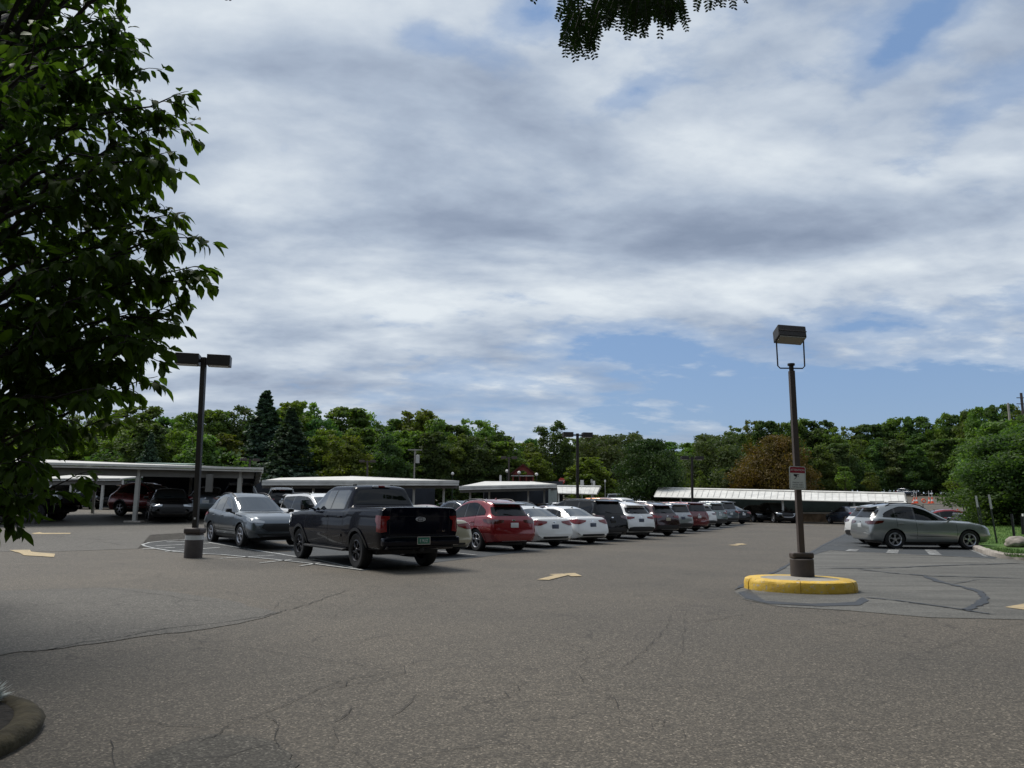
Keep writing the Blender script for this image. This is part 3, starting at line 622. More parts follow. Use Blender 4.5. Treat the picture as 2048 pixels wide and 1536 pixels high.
def make_car(kind, paintmat, loc, rz, label, cat, group=None, **op):
    """one vehicle with its parts; op tunes lamps, trims and plates"""
    truck = kind in ('truck',); g_ = dict(suv=0, suv_large=0, suv_box=0, van=0, sedan=0, truck=0)
    if kind in ('suv', 'suv_box'):
        Lf, Lr, H, Wd, wb, rw, ww = 2.22, -2.24, 1.68, 1.88, 2.71, .355, .225
        st = suv_stations(Lf, Lr, H, Wd) if kind == 'suv' else suv_stations(Lf, Lr, H, 1.84, box=True, roof_drop=.05, rear_top=Lr + .30, glass_base=Lr + .10)
    elif kind == 'suv_large':
        Lf, Lr, H, Wd, wb, rw, ww = 2.45, -2.55, 1.77, 1.98, 2.95, .38, .24; st = suv_stations(Lf, Lr, H, Wd, belt=1.02, hood=1.05, header=.22, cowl=1.1, roof_drop=.07, rear_top=Lr + .34, box=True)
    elif kind == 'van':
        Lf, Lr, H, Wd, wb, rw, ww = 2.50, -2.62, 1.76, 1.98, 3.05, .345, .22; st = suv_stations(Lf, Lr, H, Wd, belt=1.03, hood=1.0, header=.70, cowl=1.5, roof_drop=.04, rear_top=Lr + .26, glass_base=Lr + .08, box=True)
    elif kind == 'sedan':
        Lf, Lr, H, Wd, wb, rw, ww = 2.36, -2.44, 1.465, 1.85, 2.80, .335, .22; st = sedan_stations(Lf, Lr, H, Wd)
    else:
        Lf, Lr, H, Wd, wb, rw, ww = 2.81, -3.08, 1.955, 2.02, 3.69, .41, .28; st = TRUCK_ST
    fx = wb / 2; rx = -wb / 2; wheels = (fx, rx); w = Wd / 2
    if truck: fx, rx = 1.86, -1.83; wheels = (fx, rx)
    if kind not in PROTO: PROTO[kind] = Body(st, wheels, rw, w - .13, bed=((-2.12, 0, 1.25), (1.70, 1.58, .75)) if truck else None)
    B = PROTO[kind]
    root = empty(op.get('name', {'truck': 'pickup_truck', 'sedan': 'sedan_car', 'van': 'minivan'}.get(kind, 'suv_car')), loc, label, cat, group, rz)
    bo = bpy.data.objects.new('body', B.me.copy()); COL.objects.link(bo); bo.parent = root
    bo.data.materials[0] = paintmat; bo.data.materials[2] = BLK
    glass = op.get('glass', GLS)
    def part(name, mat, fn, parent=root, smooth=True, **kw):
        mb = MB(); fn(mb)
        return mb.build(name, mat, parent, smooth, 40, **kw) if mb.f else None
    # side glass
    def side_window(x0, x1, sg, r_top=0.0, lowx=None):
        n = 10; top = []; bot = []
        for k in range(n + 1):
            x = lerp(x0, x1, k / n); zl = B.val(1, x) + .045; zt = B.val(2, x) - (.125 if not truck else .14)
            if kind == 'suv' and x < -1.05: zt = lerp(zl + .02, zt, max(0.0, (x - (Lr + .54)) / (-1.05 - Lr - .54)) ** .38)
            top.append((x, sg * w, max(zt, zl + .02))); bot.append((x, sg * w, zl))
        return bot + top[::-1]
    if truck: spans = [(-.08, 1.15), (-.93, -.17)]; a_up = .80
    elif kind == 'sedan': spans = [(-.28, .62), (-1.02, -.36), (-1.50, -1.10)]
    elif kind == 'van': spans = [(.10, 1.05), (-1.05, .02), (Lr + .45, -1.13)]
    elif kind == 'suv_large': spans = [(-.20, .80), (-1.12, -.28), (Lr + .42, -1.22)]
    else: spans = [(-.50, .64), (-1.22, -.58), (Lr + .56, -1.28)]
    for sg in (1, -1):
        # black surround behind the panes
        full = side_window(spans[-1][0] - .03, spans[0][1] + .03, sg)
        part('window_trim', GLOSSBLK if op.get('dark_trim', True) else CHROME, lambda mb: B.patch(mb, full, (0, -sg, 0), .004))
        for k, (x0, x1) in enumerate(spans):
            pts = side_window(x0, x1, sg)
            if k == len(spans) - 1 and kind in ('sedan', 'van', 'suv_box', 'suv_large'):      # rear quarter glass tapers
                zr = pts[0][2]; pts = [(x0 + .10 if kind == 'suv_box' else x0 + .02, sg * w, lerp(pts[0][2], pts[-1][2], .45))] + pts[1:]
                pts = pts[:len(pts) - 2]
            part('side_window', op.get('side_glass', GLS), lambda mb: B.patch(mb, pts, (0, -sg, 0), .009))
    # windscreen and rear glass
    a = B.a[::-1]; cowl = {'truck': (1.46, .80), 'sedan': (.95, .08), 'van': (1.46, .76), 'suv_large': (1.06, .28)}.get(kind, (.76, -.08))
    def wsp(x, yy): return (x, yy, B.val(2, x))
    ws = [wsp(cowl[0], -B.val(6, cowl[0]) + .0), wsp(cowl[0] + .05, 0), wsp(cowl[0], B.val(6, cowl[0])), wsp(cowl[1], B.val(6, cowl[1]) - .02), wsp(cowl[1] + .02, 0), wsp(cowl[1], -B.val(6, cowl[1]) + .02)]
    part('windscreen', GLSL, lambda mb: B.patch(mb, ws, (0, 0, -1), .007))
    if truck: rg = [(-1.1, y, z) for y, z in ((-.80, 1.47), (.80, 1.47), (.77, 1.60), (.67, 1.845), (-.67, 1.845), (-.77, 1.60))]; part('rear_window', glass, lambda mb: B.patch(mb, rg, (1, 0, 0), .007))
    elif kind == 'sedan': rg = [(-1.24, -.53, 1.3), (-1.24, .53, 1.3), (-1.84, .66, 1.05), (-1.88, 0, 1.05), (-1.84, -.66, 1.05)]; part('rear_window', GLSL, lambda mb: B.patch(mb, rg, (0, 0, -1), .007))
    else:
        bl = B.val(1, Lr + .3); tz = H - (.27 if kind == 'suv' else .20); wr = w - (.32 if kind == 'suv' else .26); wl = w - .20
        rg = [(Lr, y, z) for y, z in ((-wl + .06, bl + .03), (wl - .06, bl + .03), (wl - .02, bl + .10), (wr + .02, tz), (-wr - .02, tz), (-wl + .02, bl + .10))]
        part('rear_window', GLSR, lambda mb: B.patch(mb, rg, (1, 0, 0), .008))
        part('rear_wiper', BLK, lambda mb: mb.tube([B.cast((0, .02, bl + .05), Vector((1, 0, 0)))[0] + Vector((-.02, 0, 0)), B.cast((0, .34, bl + .10), Vector((1, 0, 0)))[0] + Vector((-.03, 0, 0))], .011, 6))
        sp = B.cast((0, 0, H - (.23 if kind == 'suv' else .17)), Vector((1, 0, 0)))[0]
        part('spoiler', op.get('spoiler', GLOSSBLK if op.get('black_roof_trim', False) else paintmat), lambda mb: mb.bbox((sp.x - .02, 0, H - .155 if kind == 'suv' else H - .085), (.26, 2 * wr - .02, .035), .015, M=Matrix.Rotation(R_(-10), 4, 'Y')))
        part('brake_light', RED, lambda mb: mb.box((sp.x - .155, 0, H - .185 if kind == 'suv' else H - .11), (.012, .26, .015)))
    # cladding round the arches and along the sill
    clad = op.get('clad', BLK if kind.startswith('suv') else None)
    if clad:
        for sg in (1, -1):
            for wx in wheels:
                def cl(mb):
                    ri, ro = rw + .05, rw + .115; zc = rw * .98; n = 18
                    A_, O_ = arc_pts(wx, zc, ri, -22, 202, n), arc_pts(wx, zc, ro, -18, 198, n)
                    for k in range(n): 
                        q = [A_[k], O_[k], O_[k + 1], A_[k + 1]]; B.patch(mb, [(p[0], sg * w, max(p[2], .28)) for p in q], (0, -sg, 0), .012)
                part('wheel_arch_trim', clad, cl)
            x0, x1 = rx + rw + .09, fx - rw - .09
            part('door_crease', BLK, lambda mb: B.patch(mb, [(x0 + .05, sg * w, .475), (x1 - .04, sg * w, .455), (x1 - .04, sg * w, .47), (x0 + .12, sg * w, .495)], (0, -sg, 0), .005, 0, .3))
            part('door_strip', pmat('satin_strip', (.42, .43, .43), .3, .6), lambda mb: B.patch(mb, [(x0 + .05, sg * w, .448), (x1 - .04, sg * w, .428), (x1 - .04, sg * w, .452), (x0 + .05, sg * w, .472)], (0, -sg, 0), .008, 0, .3))
            part('sill_trim', op.get('sill', BLK), lambda mb: B.patch(mb, [(x0, sg * w, .28), (x1, sg * w, .28), (x1, sg * w, .38), (x0, sg * w, .38)], (0, -sg, 0), .012, .01))
    # door seams and handles
    zh = B.val(1, -.5) - (.10 if not truck else .13)
    for sg in (1, -1):
        cuts_ = [spans[0][0] - .04, spans[1][0] - .02 if not truck else -1.02, spans[0][1] + .28]
        for xx in cuts_:
                zt = B.val(1, xx) + .02; part('door_seam', BLK, lambda mb: B.patch(mb, [(xx - .006, sg * w, .36), (xx + .006, sg * w, .36), (xx + .006, sg * w, zt), (xx - .006, sg * w, zt)], (0, -sg, 0), .003))
        part('sill_seam', BLK, lambda mb: B.patch(mb, [(cuts_[1], sg * w, .362), (cuts_[2], sg * w, .362), (cuts_[2], sg * w, .374), (cuts_[1], sg * w, .374)], (0, -sg, 0), .003, cuts=.3))
        for xx in (spans[0][0] + .10, spans[1][0] + .12):
            p, n_ = B.cast((xx, sg * w, zh), Vector((0, -sg, 0)))
            if p: part('door_handle', op.get('handle', paintmat), lambda mb: mb.bbox((p.x, p.y + sg * .022, p.z), (.19, .03, .032), .012))
        # mirrors
        mx = spans[0][1] - (.02 if not truck else .08); mz = B.val(1, mx) + (.11 if not truck else .17); my = sg * (w + (.10 if not truck else .16))
        sz = (.12, .20, .13) if not truck else (.12, .22, .27)
        mo = part('side_mirror', op.get('mirror', paintmat if not op.get('black_mirror') else GLOSSBLK), lambda mb: (mb.bbox((mx, my, mz), sz, .03 if truck else .045), mb.tube([(mx, my - sg * .05, mz - .05), (mx + .02, sg * (w - .09), mz - .10)], .03, 6)))
        part('mirror_glass', GLSL, lambda mb: mb.bbox((mx - sz[0] / 2 - .002, my, mz), (.006, sz[1] * .82, sz[2] * .8), .02), mo)
    # lamps
    tl = op.get('tail', RED)
    for sg in (1, -1):
        if truck:
            hl = [(2.7, .62, 1.02), (2.7, .62, 1.16), (2.55, 1.0, 1.17), (2.5, 1.0, .98), (2.7, .9, .90), (2.75, .84, .95)]
            tlp = [(-3.08, .78, 1.22), (-3.0, 1.0, 1.235), (-2.86, 1.0, 1.235), (-2.84, 1.0, 1.12), (-2.92, 1.0, 1.04), (-2.92, 1.0, .88), (-3.05, .95, .86), (-3.08, .84, .88), (-3.08, .86, 1.12), (-3.08, .78, 1.16)]
            hd, td = (-1, -.8 * sg, 0), (.75, -1.0 * sg, 0)
        elif kind == 'sedan':
            hl = [(Lf, .48, .64), (Lf, .50, .71), (Lf - .45, .86, .78), (Lf - .42, .88, .70), (Lf - .2, .80, .62)]
            tlp = [(Lr, .42, .86), (Lr, .40, .92), (Lr + .1, .78, .96), (Lr + .42, .90, .93), (Lr + .40, .92, .88), (Lr + .15, .86, .78), (Lr, .7, .78)]
            hd, td = (-1, -.8 * sg, 0), (1, -.8 * sg, 0)
        elif kind == 'van':
            hl = [(Lf, .55, .74), (Lf, .56, .88), (Lf - .3, .90, .94), (Lf - .28, .92, .78)]
            tlp = [(Lr, .66, 1.02), (Lr, .70, 1.12), (Lr + .20, .93, 1.14), (Lr + .22, .96, 1.0), (Lr + .14, .96, .78), (Lr, .80, .76), (Lr, .76, .9)]
            hd, td = (-1, -.8 * sg, 0), (1, -.8 * sg, 0)
        else:
            hl = [(Lf, .50, .73), (Lf, .52, .79), (Lf - .42, w - .02, .90), (Lf - .40, w, .84), (Lf - .2, .84, .75)]
            if kind == 'suv_large': tlp = [(Lr, .52, .98), (Lr, .54, 1.06), (Lr + .1, .82, 1.08), (Lr + .40, .95, 1.08), (Lr + .38, .97, .99), (Lr + .2, .93, .92), (Lr + .05, .8, .90)]
            else: tlp = [(Lr, .46, .93), (Lr, .44, 1.00), (Lr + .1, .76, 1.02), (Lr + .50, .92, 1.03), (Lr + .42, .94, .95), (Lr + .2, .9, .90), (Lr + .05, .7, .89)]
            hd, td = (-1, -.8 * sg, 0), (1, -.75 * sg, 0)
        if sg < 0: hl, tlp = mirror(hl), mirror(tlp)
        part('headlight', LAMP, lambda mb: B.patch(mb, hl, hd, .010, .01, .06))
        t_ = part('tail_light', tl, lambda mb: B.patch(mb, tlp, td, .014, .01, .05))
    # front face
    if truck: gr = [(2.8, y, z) for y, z in ((-.66, .82), (.66, .82), (.66, 1.12), (-.66, 1.12))]
    elif kind == 'sedan': gr = [(Lf, y, z) for y, z in ((-.42, .34), (.42, .34), (.55, .50), (.40, .60), (-.40, .60), (-.55, .50))]
    else: gr = [(Lf, y, z) for y, z in ((-.36, .48), (.36, .48), (.58, .60), (.50, .72), (-.50, .72), (-.58, .60))]
    part('grille', BLK, lambda mb: B.patch(mb, gr, (-1, 0, 0), .008, .004))
    if not truck: part('lower_grille', BLK, lambda mb: B.patch(mb, [(Lf, y, z) for y, z in ((-.60, .32), (.60, .32), (.70, .42), (-.70, .42))], (-1, 0, 0), .008, .004))
    if op.get('chrome_grille'): part('grille_frame', CHROME, lambda mb: mb.tube([B.cast((Lf, y, z), Vector((-1, 0, 0)))[0] + Vector((.01, 0, 0)) for y, z in ((-.54, .71), (-.52, .60), (-.36, .50), (0, .49), (.36, .50), (.52, .60), (.54, .71))], .022, 6))
    # bumpers, plates
    pm, zp = op.get('plate', PLATE), .98
    if kind.startswith('suv'):
        zp = .84
        part('rear_bumper_trim', clad or BLK, lambda mb: B.patch(mb, [(Lr, y, z) for y, z in ((-w + .16, .36), (w - .16, .36), (w - .10, .52), (.48, .56), (-.48, .56), (-w + .10, .52))], (1, 0, 0), .014, .01))
        if op.get('skid', True): part('skid_plate', pmat('skid_silver', (.33, .34, .35), .35, .7), lambda mb: mb.bbox((Lr + .06, 0, .36), (.10, 1.0, .06), .02))
    elif kind == 'van':
        zp = .86; part('rear_bumper_trim', CHROME, lambda mb: B.patch(mb, [(Lr, y, z) for y, z in ((-.8, .665), (.8, .665), (.8, .69), (-.8, .69))], (1, 0, 0), .012, .01))
    elif kind == 'sedan':
        zp = .74 if not op.get('low_plate') else .46
        part('rear_bumper_trim', BLK, lambda mb: B.patch(mb, [(Lr, y, z) for y, z in ((-.62, .33), (.62, .33), (.56, .40), (-.56, .40))], (1, 0, 0), .010, .01))
    if not truck:
        p, n_ = B.cast((Lr, 0, zp), Vector((1, 0, 0)))
        if p: part('license_plate', pm, lambda mb: mb.bbox((p.x - .012, 0, zp), (.012, .31, .155), .01))
        p, n_ = B.cast((Lr, 0, zp + .15), Vector((1, 0, 0)))
        if p: part('emblem', op.get('emblem', CHROME), lambda mb: mb.lathe([(0, .014), (.04, .012), (.048, 0)], 16, xform((p.x, 0, zp + .15), (-1, 0, .2)) @ Matrix.Diagonal((1.5, .62, 1, 1))))
    if kind.startswith('suv') and op.get('rails', True):
        for sg in (1, -1):
            def rl(mb):
                pts = []
                for k in range(9):
                    x = lerp(-.0, Lr + .75, k / 8); p = B.cast((x, sg * (w - .36), 2), Vector((0, 0, -1)))[0]; pts.append(p + Vector((0, 0, .045 if 0 < k < 8 else .0)))
                mb.tube(pts, .018, 6)
            part('roof_rail', op.get('railmat', BLK), rl)
        if op.get('crossbars'):
            for xx in (-.35, -1.15):
                part('roof_crossbar', BLK, lambda mb: mb.bbox((xx, 0, H + .085), (.07, 1.25, .03), .012))
    if kind != 'truck':
        p = B.cast((-1.15, 0, 3), Vector((0, 0, -1)))[0]
        part('antenna', paintmat if kind != 'sedan' else GLOSSBLK, lambda mb: mb.add([p + Vector((.10, 0, -.01)), p + Vector((-.05, .02, -.01)), p + Vector((-.05, -.02, -.01)), p + Vector((-.045, 0, .06))], [(0, 1, 3), (0, 3, 2), (1, 2, 3), (0, 2, 1)]))
    part('underbody', BLK, lambda mb: (mb.box((0, 0, .26 + (.15 if truck else 0)), (Lf - Lr - 1.0, Wd - .5, .14)), mb.tube([(fx, -w + .2, rw), (fx, w - .2, rw)], .05, 6), mb.tube([(rx, -w + .2, rw), (rx, w - .2, rw)], .07, 6)))
    if truck:
        for sg in (1, -1):
            for wx in wheels:
                def fl(mb):
                    ri, ro = rw + .055, rw + .125; n = 18; zc = rw * .98
                    A_, O_ = arc_pts(wx, zc, ri, -8, 188, n), arc_pts(wx, zc, ro, -6, 186, n)
                    for k in range(n): B.patch(mb, [(p[0], sg * w, p[2]) for p in (A_[k], O_[k], O_[k + 1], A_[k + 1])], (0, -sg, 0), .02)
                part('wheel_arch_trim', op.get('flare', paintmat), fl)
            part('running_board', BLK, lambda mb: (mb.bbox((.02, sg * (w - .02), .40), (2.55, .17, .055), .02), mb.box((.02, sg * (w - .12), .44), (2.3, .08, .05))))
            part('side_moulding', op.get('mould', paintmat), lambda mb: B.patch(mb, [(-.98, sg * w, .70), (1.05, sg * w, .70), (1.05, sg * w, .75), (-.98, sg * w, .76)], (0, -sg, 0), .018, .01, .3))
            part('mirror_arm', BLK, lambda mb: mb.tube([(1.05, sg * (w - .05), 1.42), (1.06, sg * (w + .10), 1.44)], .035, 6))
        bp = part('rear_bumper', op.get('bumper', paintmat), lambda mb: (mb.bbox((-3.15, 0, .66), (.20, 1.96, .20), .05), mb.bbox((-3.10, 0, .54), (.16, 1.7, .10), .03)))
        part('bumper_step', BLK, lambda mb: mb.bbox((-3.17, 0, .765), (.17, 1.80, .018), .008), bp)
        part('tailgate_seam', BLK, lambda mb: [B.patch(mb, [(-3.1, y + a, z + b) for a, b in ((-dx, -dz), (dx, -dz), (dx, dz), (-dx, dz))], (1, 0, 0), .003) for y, z, dx, dz in ((-.77, 1.08, .005, .28), (.77, 1.08, .005, .28), (0, .80, .77, .005))])
        part('tailgate_crease', BLK, lambda mb: B.patch(mb, [(-3.1, y, z) for y, z in ((-.70, 1.215), (.70, 1.215), (.70, 1.222), (-.70, 1.222))], (1, 0, 0), .004))
        em = part('emblem', pmat('emblem_dark', (.01, .012, .03), .2, 0, .8), lambda mb: mb.lathe([(0, .016), (.10, .016), (.105, .0)], 32, xform((-3.085, 0, 1.15), (-1, 0, 0)) @ Matrix.Diagonal((1.15, .48, 1, 1))))
        if op.get('emblem_text'):
            part('emblem_ring', EMB, lambda mb: mb.lathe([(.092, .018), (.092, .022), (.106, .022), (.108, 0)], 32, xform((-3.085, 0, 1.15), (-1, 0, 0)) @ Matrix.Diagonal((1.15, .48, 1, 1))), em)
            text_mesh('Ford', .10, 'lettering', EMB, em, xform((-3.105, 0, 1.153), (-1, 0, 0)), .002, xs=.95)
            text_mesh('4x4', .05, 'badge', CHROME, root, xform((-3.088, -.62, .88), (-1, 0, 0)), .002)
        lp = part('license_plate', op.get('plate', PLATE), lambda mb: mb.bbox((-3.262, 0, .68), (.014, .31, .155), .01))
        if op.get('plate_text'):
            text_mesh(op['plate_text'], .095, 'plate_lettering', PLATE, lp, xform((-3.272, 0, .675), (-1, 0, 0)), .001, xs=.85)
            part('plate_frame', pmat('plate_border', (.45, .40, .36), .4), lambda mb: [mb.box((-3.268, y, z), (.008, sy, sz)) for y, z, sy, sz in ((0, .76, .33, .014), (0, .60, .33, .014), (-.16, .68, .014, .17), (.16, .68, .014, .17))], lp)
        part('brake_light', RED, lambda mb: mb.bbox((-1.03, 0, 1.918), (.05, .17, .045), .01)); 
        for sg in (1, -1): part('cargo_light', pmat('lamp_white', (.65, .66, .68), .15, 0, .6), lambda mb: mb.bbox((-1.03, sg * .165, 1.915), (.05, .15, .045), .012))
        part('tow_hitch', BLK, lambda mb: mb.bbox((-3.10, 0, .48), (.20, .09, .09), .01))
        for sg in (1, -1): part('roof_marker', BLK, lambda mb: mb.bbox((-.55, sg * .50, 1.955), (.14, .07, .05), .02))
    add_wheels(root, wheels, rw, ww, Wd - .02 - ww, 'truck' if truck else op.get('wheels', 'split'), op.get('rim', RIM))
    return root
# ------------------------------------------------------------------ vehicle placement
P_NAVY = pmat('paint_navy_black', (.0010, .0018, .0075), .25, 0, .45, spec=.06)
P_GREY = paint('paint_carbon_grey', (.12, .138, .155), .75, .28)
P_RED = paint('paint_metallic_red', (.21, .004, .010), .30, .26)
P_WHITE = paint('paint_white', (.74, .74, .72), 0, .30)
P_WHITE2 = paint('paint_bright_white', (.80, .80, .79), 0, .25)
P_TAN = paint('paint_champagne', (.40, .36, .26), .45, .35)
P_BLK = pmat('paint_black', (.002, .002, .0023), .25, 0, .5, spec=.08)
P_MAR = paint('paint_dark_maroon', (.030, .006, .012), .4, .25)
P_MARR = paint('paint_burgundy', (.12, .006, .010), .35, .25)
P_SILV = paint('paint_silver', (.33, .34, .345), .75, .30)
P_SAGE = paint('paint_sage_silver', (.31, .325, .322), .65, .33)
P_ORNG = paint('paint_copper_orange', (.50, .20, .07), .4, .3)
P_DKGRN = paint('paint_grey_green', (.13, .16, .15), .6, .3)
P_DKBLU = paint('paint_dark_blue', (.02, .03, .05), .5, .25)
def off(anchor, rz, fwd, left):
    """centre of the car from the ground contact of one wheel"""
    c, s = math.cos(rz), math.sin(rz); return (anchor[0] + c * fwd - s * left, anchor[1] + s * fwd + c * left)
def park(kind, mat, rr, deg, label, dims=None, wheel='RR', group=None, cat='car', **op):
    wb, tr = {'truck': (1.83, .87), 'sedan': (1.40, .81), 'van': (1.52, .87), 'suv_large': (1.48, .86)}.get(kind, (1.355, .81)); rz = R_(deg)
    f = wb if wheel[0] == 'R' else -wb; l = tr if wheel[1] == 'R' else -tr
    x, y = off(rr, rz, f, l); return make_car(kind, mat, (x, y, gz(x, y)), rz, label, cat, group, **op)
ROW1 = 'cars in the front row with their tails to the drive aisle'
ROW2 = 'cars in the second row facing the drive aisle'
D1 = 127
park('truck', P_NAVY, (-2.10, 18.72), 126, 'very dark blue crew cab pickup truck with red tail lights and green licence plate', group=ROW1, cat='pickup truck', emblem_text=True, plate=PLATEG, plate_text='E 9UZ', rim=RIMD, flare=BLK, side_glass=GLSB)
park('sedan', P_TAN, (-1.75, 22.9), D1, 'champagne sedan mostly hidden behind the dark pickup truck', group=ROW1)
park('suv', P_RED, (.25, 25.5), D1, 'bright metallic red suv parked beside the white compact sedan', group=ROW1, cat='suv', tail=REDD, clad=P_RED, rails=True, black_roof_trim=True)
park('sedan', P_WHITE, (1.62, 27.95), D1, 'white compact sedan parked next to the red suv', group=ROW1, plate=PLATEY)
park('sedan', P_WHITE2, (3.25, 30.6), D1, 'white fastback sedan with wide red tail lights between the compact sedan and the black suv', group=ROW1, plate=PLATEY)
park('suv_large', P_BLK, (4.42, 33.4), D1, 'tall black suv between the white fastback sedan and the white suv', group=ROW1, cat='suv', tail=REDD, plate=BLK)
park('suv', P_WHITE2, (6.1, 35.3), D1 - 2, 'white suv with black lower trim and black wheels in the middle of the row', group=ROW1, cat='suv', rim=RIMD, plate=PLATEY)
park('suv', P_MAR, (8.05, 38.8), D1 - 2, 'dark maroon suv with a full width tail light parked past the white suv', group=ROW1, cat='suv', plate=pmat('plate_tan', (.42, .38, .28), .4))
park('suv_box', P_SILV, (9.7, 42.8), D1 - 1, 'silver grey suv between the maroon suv and the burgundy minivan', group=ROW1, cat='suv', plate=PLATEY)
park('van', P_MARR, (11.35, 46.4), D1, 'burgundy red minivan with tall red tail lights', group=ROW1, cat='minivan')
park('suv', P_WHITE, (12.95, 49.9), D1, 'small pale white suv parked next to the burgundy minivan', group=ROW1, cat='suv', tail=REDD)
park('suv_box', P_DKGRN, (14.6, 53.1), D1, 'grey green suv third from the far end of the front row', group=ROW1, cat='suv')
park('suv_large', P_GREY, (16.2, 56.3), D1, 'dark grey suv next to the black sedan at the far end', group=ROW1, cat='suv')
park('sedan', P_BLK, (18.14, 59.0), D1 - 8, 'black sedan with red tail lights at the far end of the front row', group=ROW1)
# second row, noses towards the first
D2 = -50
park('suv', P_GREY, (-8.35, 23.55), -50, 'dark grey suv facing forward beside the left lamp post', wheel='FR', group=ROW2, cat='suv', clad=P_GREY, rails=True, black_mirror=True, side_glass=GLSB)
def row2(k, kind, mat, label, cat='car', dx=0, dy=0, **op):
    x, y = -8.35 + 1.55 * k + dx, 25.2 + 3.05 * k + dy; return make_car(kind, mat, (x, y, gz(x, y)), R_(D2 if 'deg' not in op else op.pop('deg')), label, cat, ROW2, **op)
row2(1, 'suv_large', P_WHITE2, 'large white suv half hidden between the grey suv and the dark pickup truck', 'suv', dx=-.3, dy=.5)
row2(2.9, 'sedan', paint('paint_dusty_rose', (.35, .14, .13), .3, .35), 'pale red sedan whose roof shows above the pickup truck tailgate', dx=.15, dy=.2)
row2(4.1, 'suv', P_DKBLU, 'dark blue suv behind the red suv with only its roof and glass showing', 'suv')
row2(5.0, 'suv_large', P_SILV, 'silver suv roof with side glass showing above the white compact sedan', 'suv')
row2(6.0, 'suv', P_BLK, 'black suv with a bright roof behind the white fastback sedan', 'suv')
row2(7.2, 'sedan', P_MAR, 'dark red sedan roof low behind the black suv', 'car')
row2(8.3, 'suv_box', P_SILV, 'grey suv hidden behind the tall black suv', 'suv')
row2(9.6, 'truck', P_ORNG, 'copper orange pickup truck with its cab above the white suv', 'pickup truck', deg=-48, rim=RIMD)
row2(10.9, 'truck', P_WHITE2, 'white pickup truck cab beside the copper orange truck', 'pickup truck', rim=RIMD, dy=.3)
row2(12.1, 'suv', P_WHITE, 'white suv roof with rails behind the maroon suv', 'suv')
row2(13.3, 'suv_large', P_SILV, 'silver suv roof behind the burgundy minivan', 'suv')
row2(14.5, 'suv', P_WHITE2, 'white suv roof behind the small pale suv', 'suv')
# right side
park('suv', P_SAGE, (14.17, 27.9), -1, 'silver green suv seen from the side by the lawn kerb', wheel='RR', group='cars nosed towards the lawn', cat='suv', tail=REDD, plate=PLATE, crossbars=False, clad=P_SAGE, sill=P_SAGE)
park('suv', P_WHITE, (15.25, 30.9), -2, 'white suv with roof rack beyond the silver green suv', wheel='RR', group='cars nosed towards the lawn', cat='suv', tail=REDD, crossbars=True)
park('suv', P_BLK, (17.2, 34.2), -3, 'black suv roof between the white suv and the carport', wheel='RR', group='cars nosed towards the lawn', cat='suv')
park('sedan', P_RED, (24.5, 43.5), -16, 'red sedan beyond the hood of the silver green suv', wheel='RR', group='cars nosed towards the lawn')
# under the long carport
def spot(kind, mat, px, Y, deg, label, cat='car', group=None, **op):
    p = at(px, 1000, Y); return make_car(kind, mat, (p.x, Y, gz(p.x, Y)), R_(deg), label, cat, group, **op)
CP = 'cars under the long ribbed carport'
spot('suv', P_BLK, 1552, 64.0, -86, 'black suv with a chrome edged grille facing out of the long carport', 'suv', CP, chrome_grille=True)
spot('sedan', P_DKBLU, 1694, 60.5, 92, 'dark blue sedan backed out of the long carport with a white plate', 'car', CP)
spot('sedan', P_BLK, 1512, 66, -86, 'black sedan in the dark at the left of the long carport', 'car', CP)
# under the left carport
LCG = 'cars under the left carport'
spot('truck', P_BLK, 10, 33.5, 4, 'black pickup truck behind the leaves under the left carport', 'pickup truck', LCG, rim=RIMD)
spot('suv', P_RED, 312, 37.6, -20, 'dark red suv with sky in its windows under the left carport', 'suv', LCG)
spot('sedan', P_BLK, 340, 35.0, -62, 'black sedan nose out in front of the dark red suv', 'car', LCG)
spot('suv_large', P_BLK, 222, 46.5, -68, 'black suv facing out with a chrome bumper bar under the carport', 'suv', LCG, chrome_grille=True)
spot('suv', P_GREY, 122, 46.5, -72, 'grey suv front showing past the branches under the inner roof', 'suv', LCG)
spot('sedan', P_GREY, 415, 37.5, 110, 'dark grey car with a red tail light behind the lamp post', 'car', LCG)
spot('suv', P_BLK, 480, 39.5, 110, 'black suv in the carport shade behind the grey suv', 'suv', LCG)
spot('suv', P_BLK, 560, 44, 110, 'black suv in the shade beyond the white suv', 'suv', LCG)
# far cars
spot('suv_large', P_SAGE, 1250, 98, -8, 'grey green suv parked beyond the round dark tree', 'suv', 'cars in the far lot', clad=None)
spot('suv', P_SILV, 1300, 112, -12, 'silver suv far behind the grey green suv', 'suv', 'cars in the far lot')
spot('van', P_WHITE2, 1461, 122, -8, 'white van roof above the ribbed carport near the brown tree', 'van', 'cars in the far lot')
spot('van', P_WHITE2, 1520, 124, -8, 'second white van roof to the right of the first under the brown tree', 'van', 'cars in the far lot')
spot('suv', P_DKBLU, 1817, 150, -60, 'small black car at the far edge of the lot beyond the traffic cones', 'car', 'cars in the far lot')
spot('sedan', P_MAR, 1086, 61, 100, 'dark red car under the wide carport behind the middle row', 'car', 'cars in the far lot')
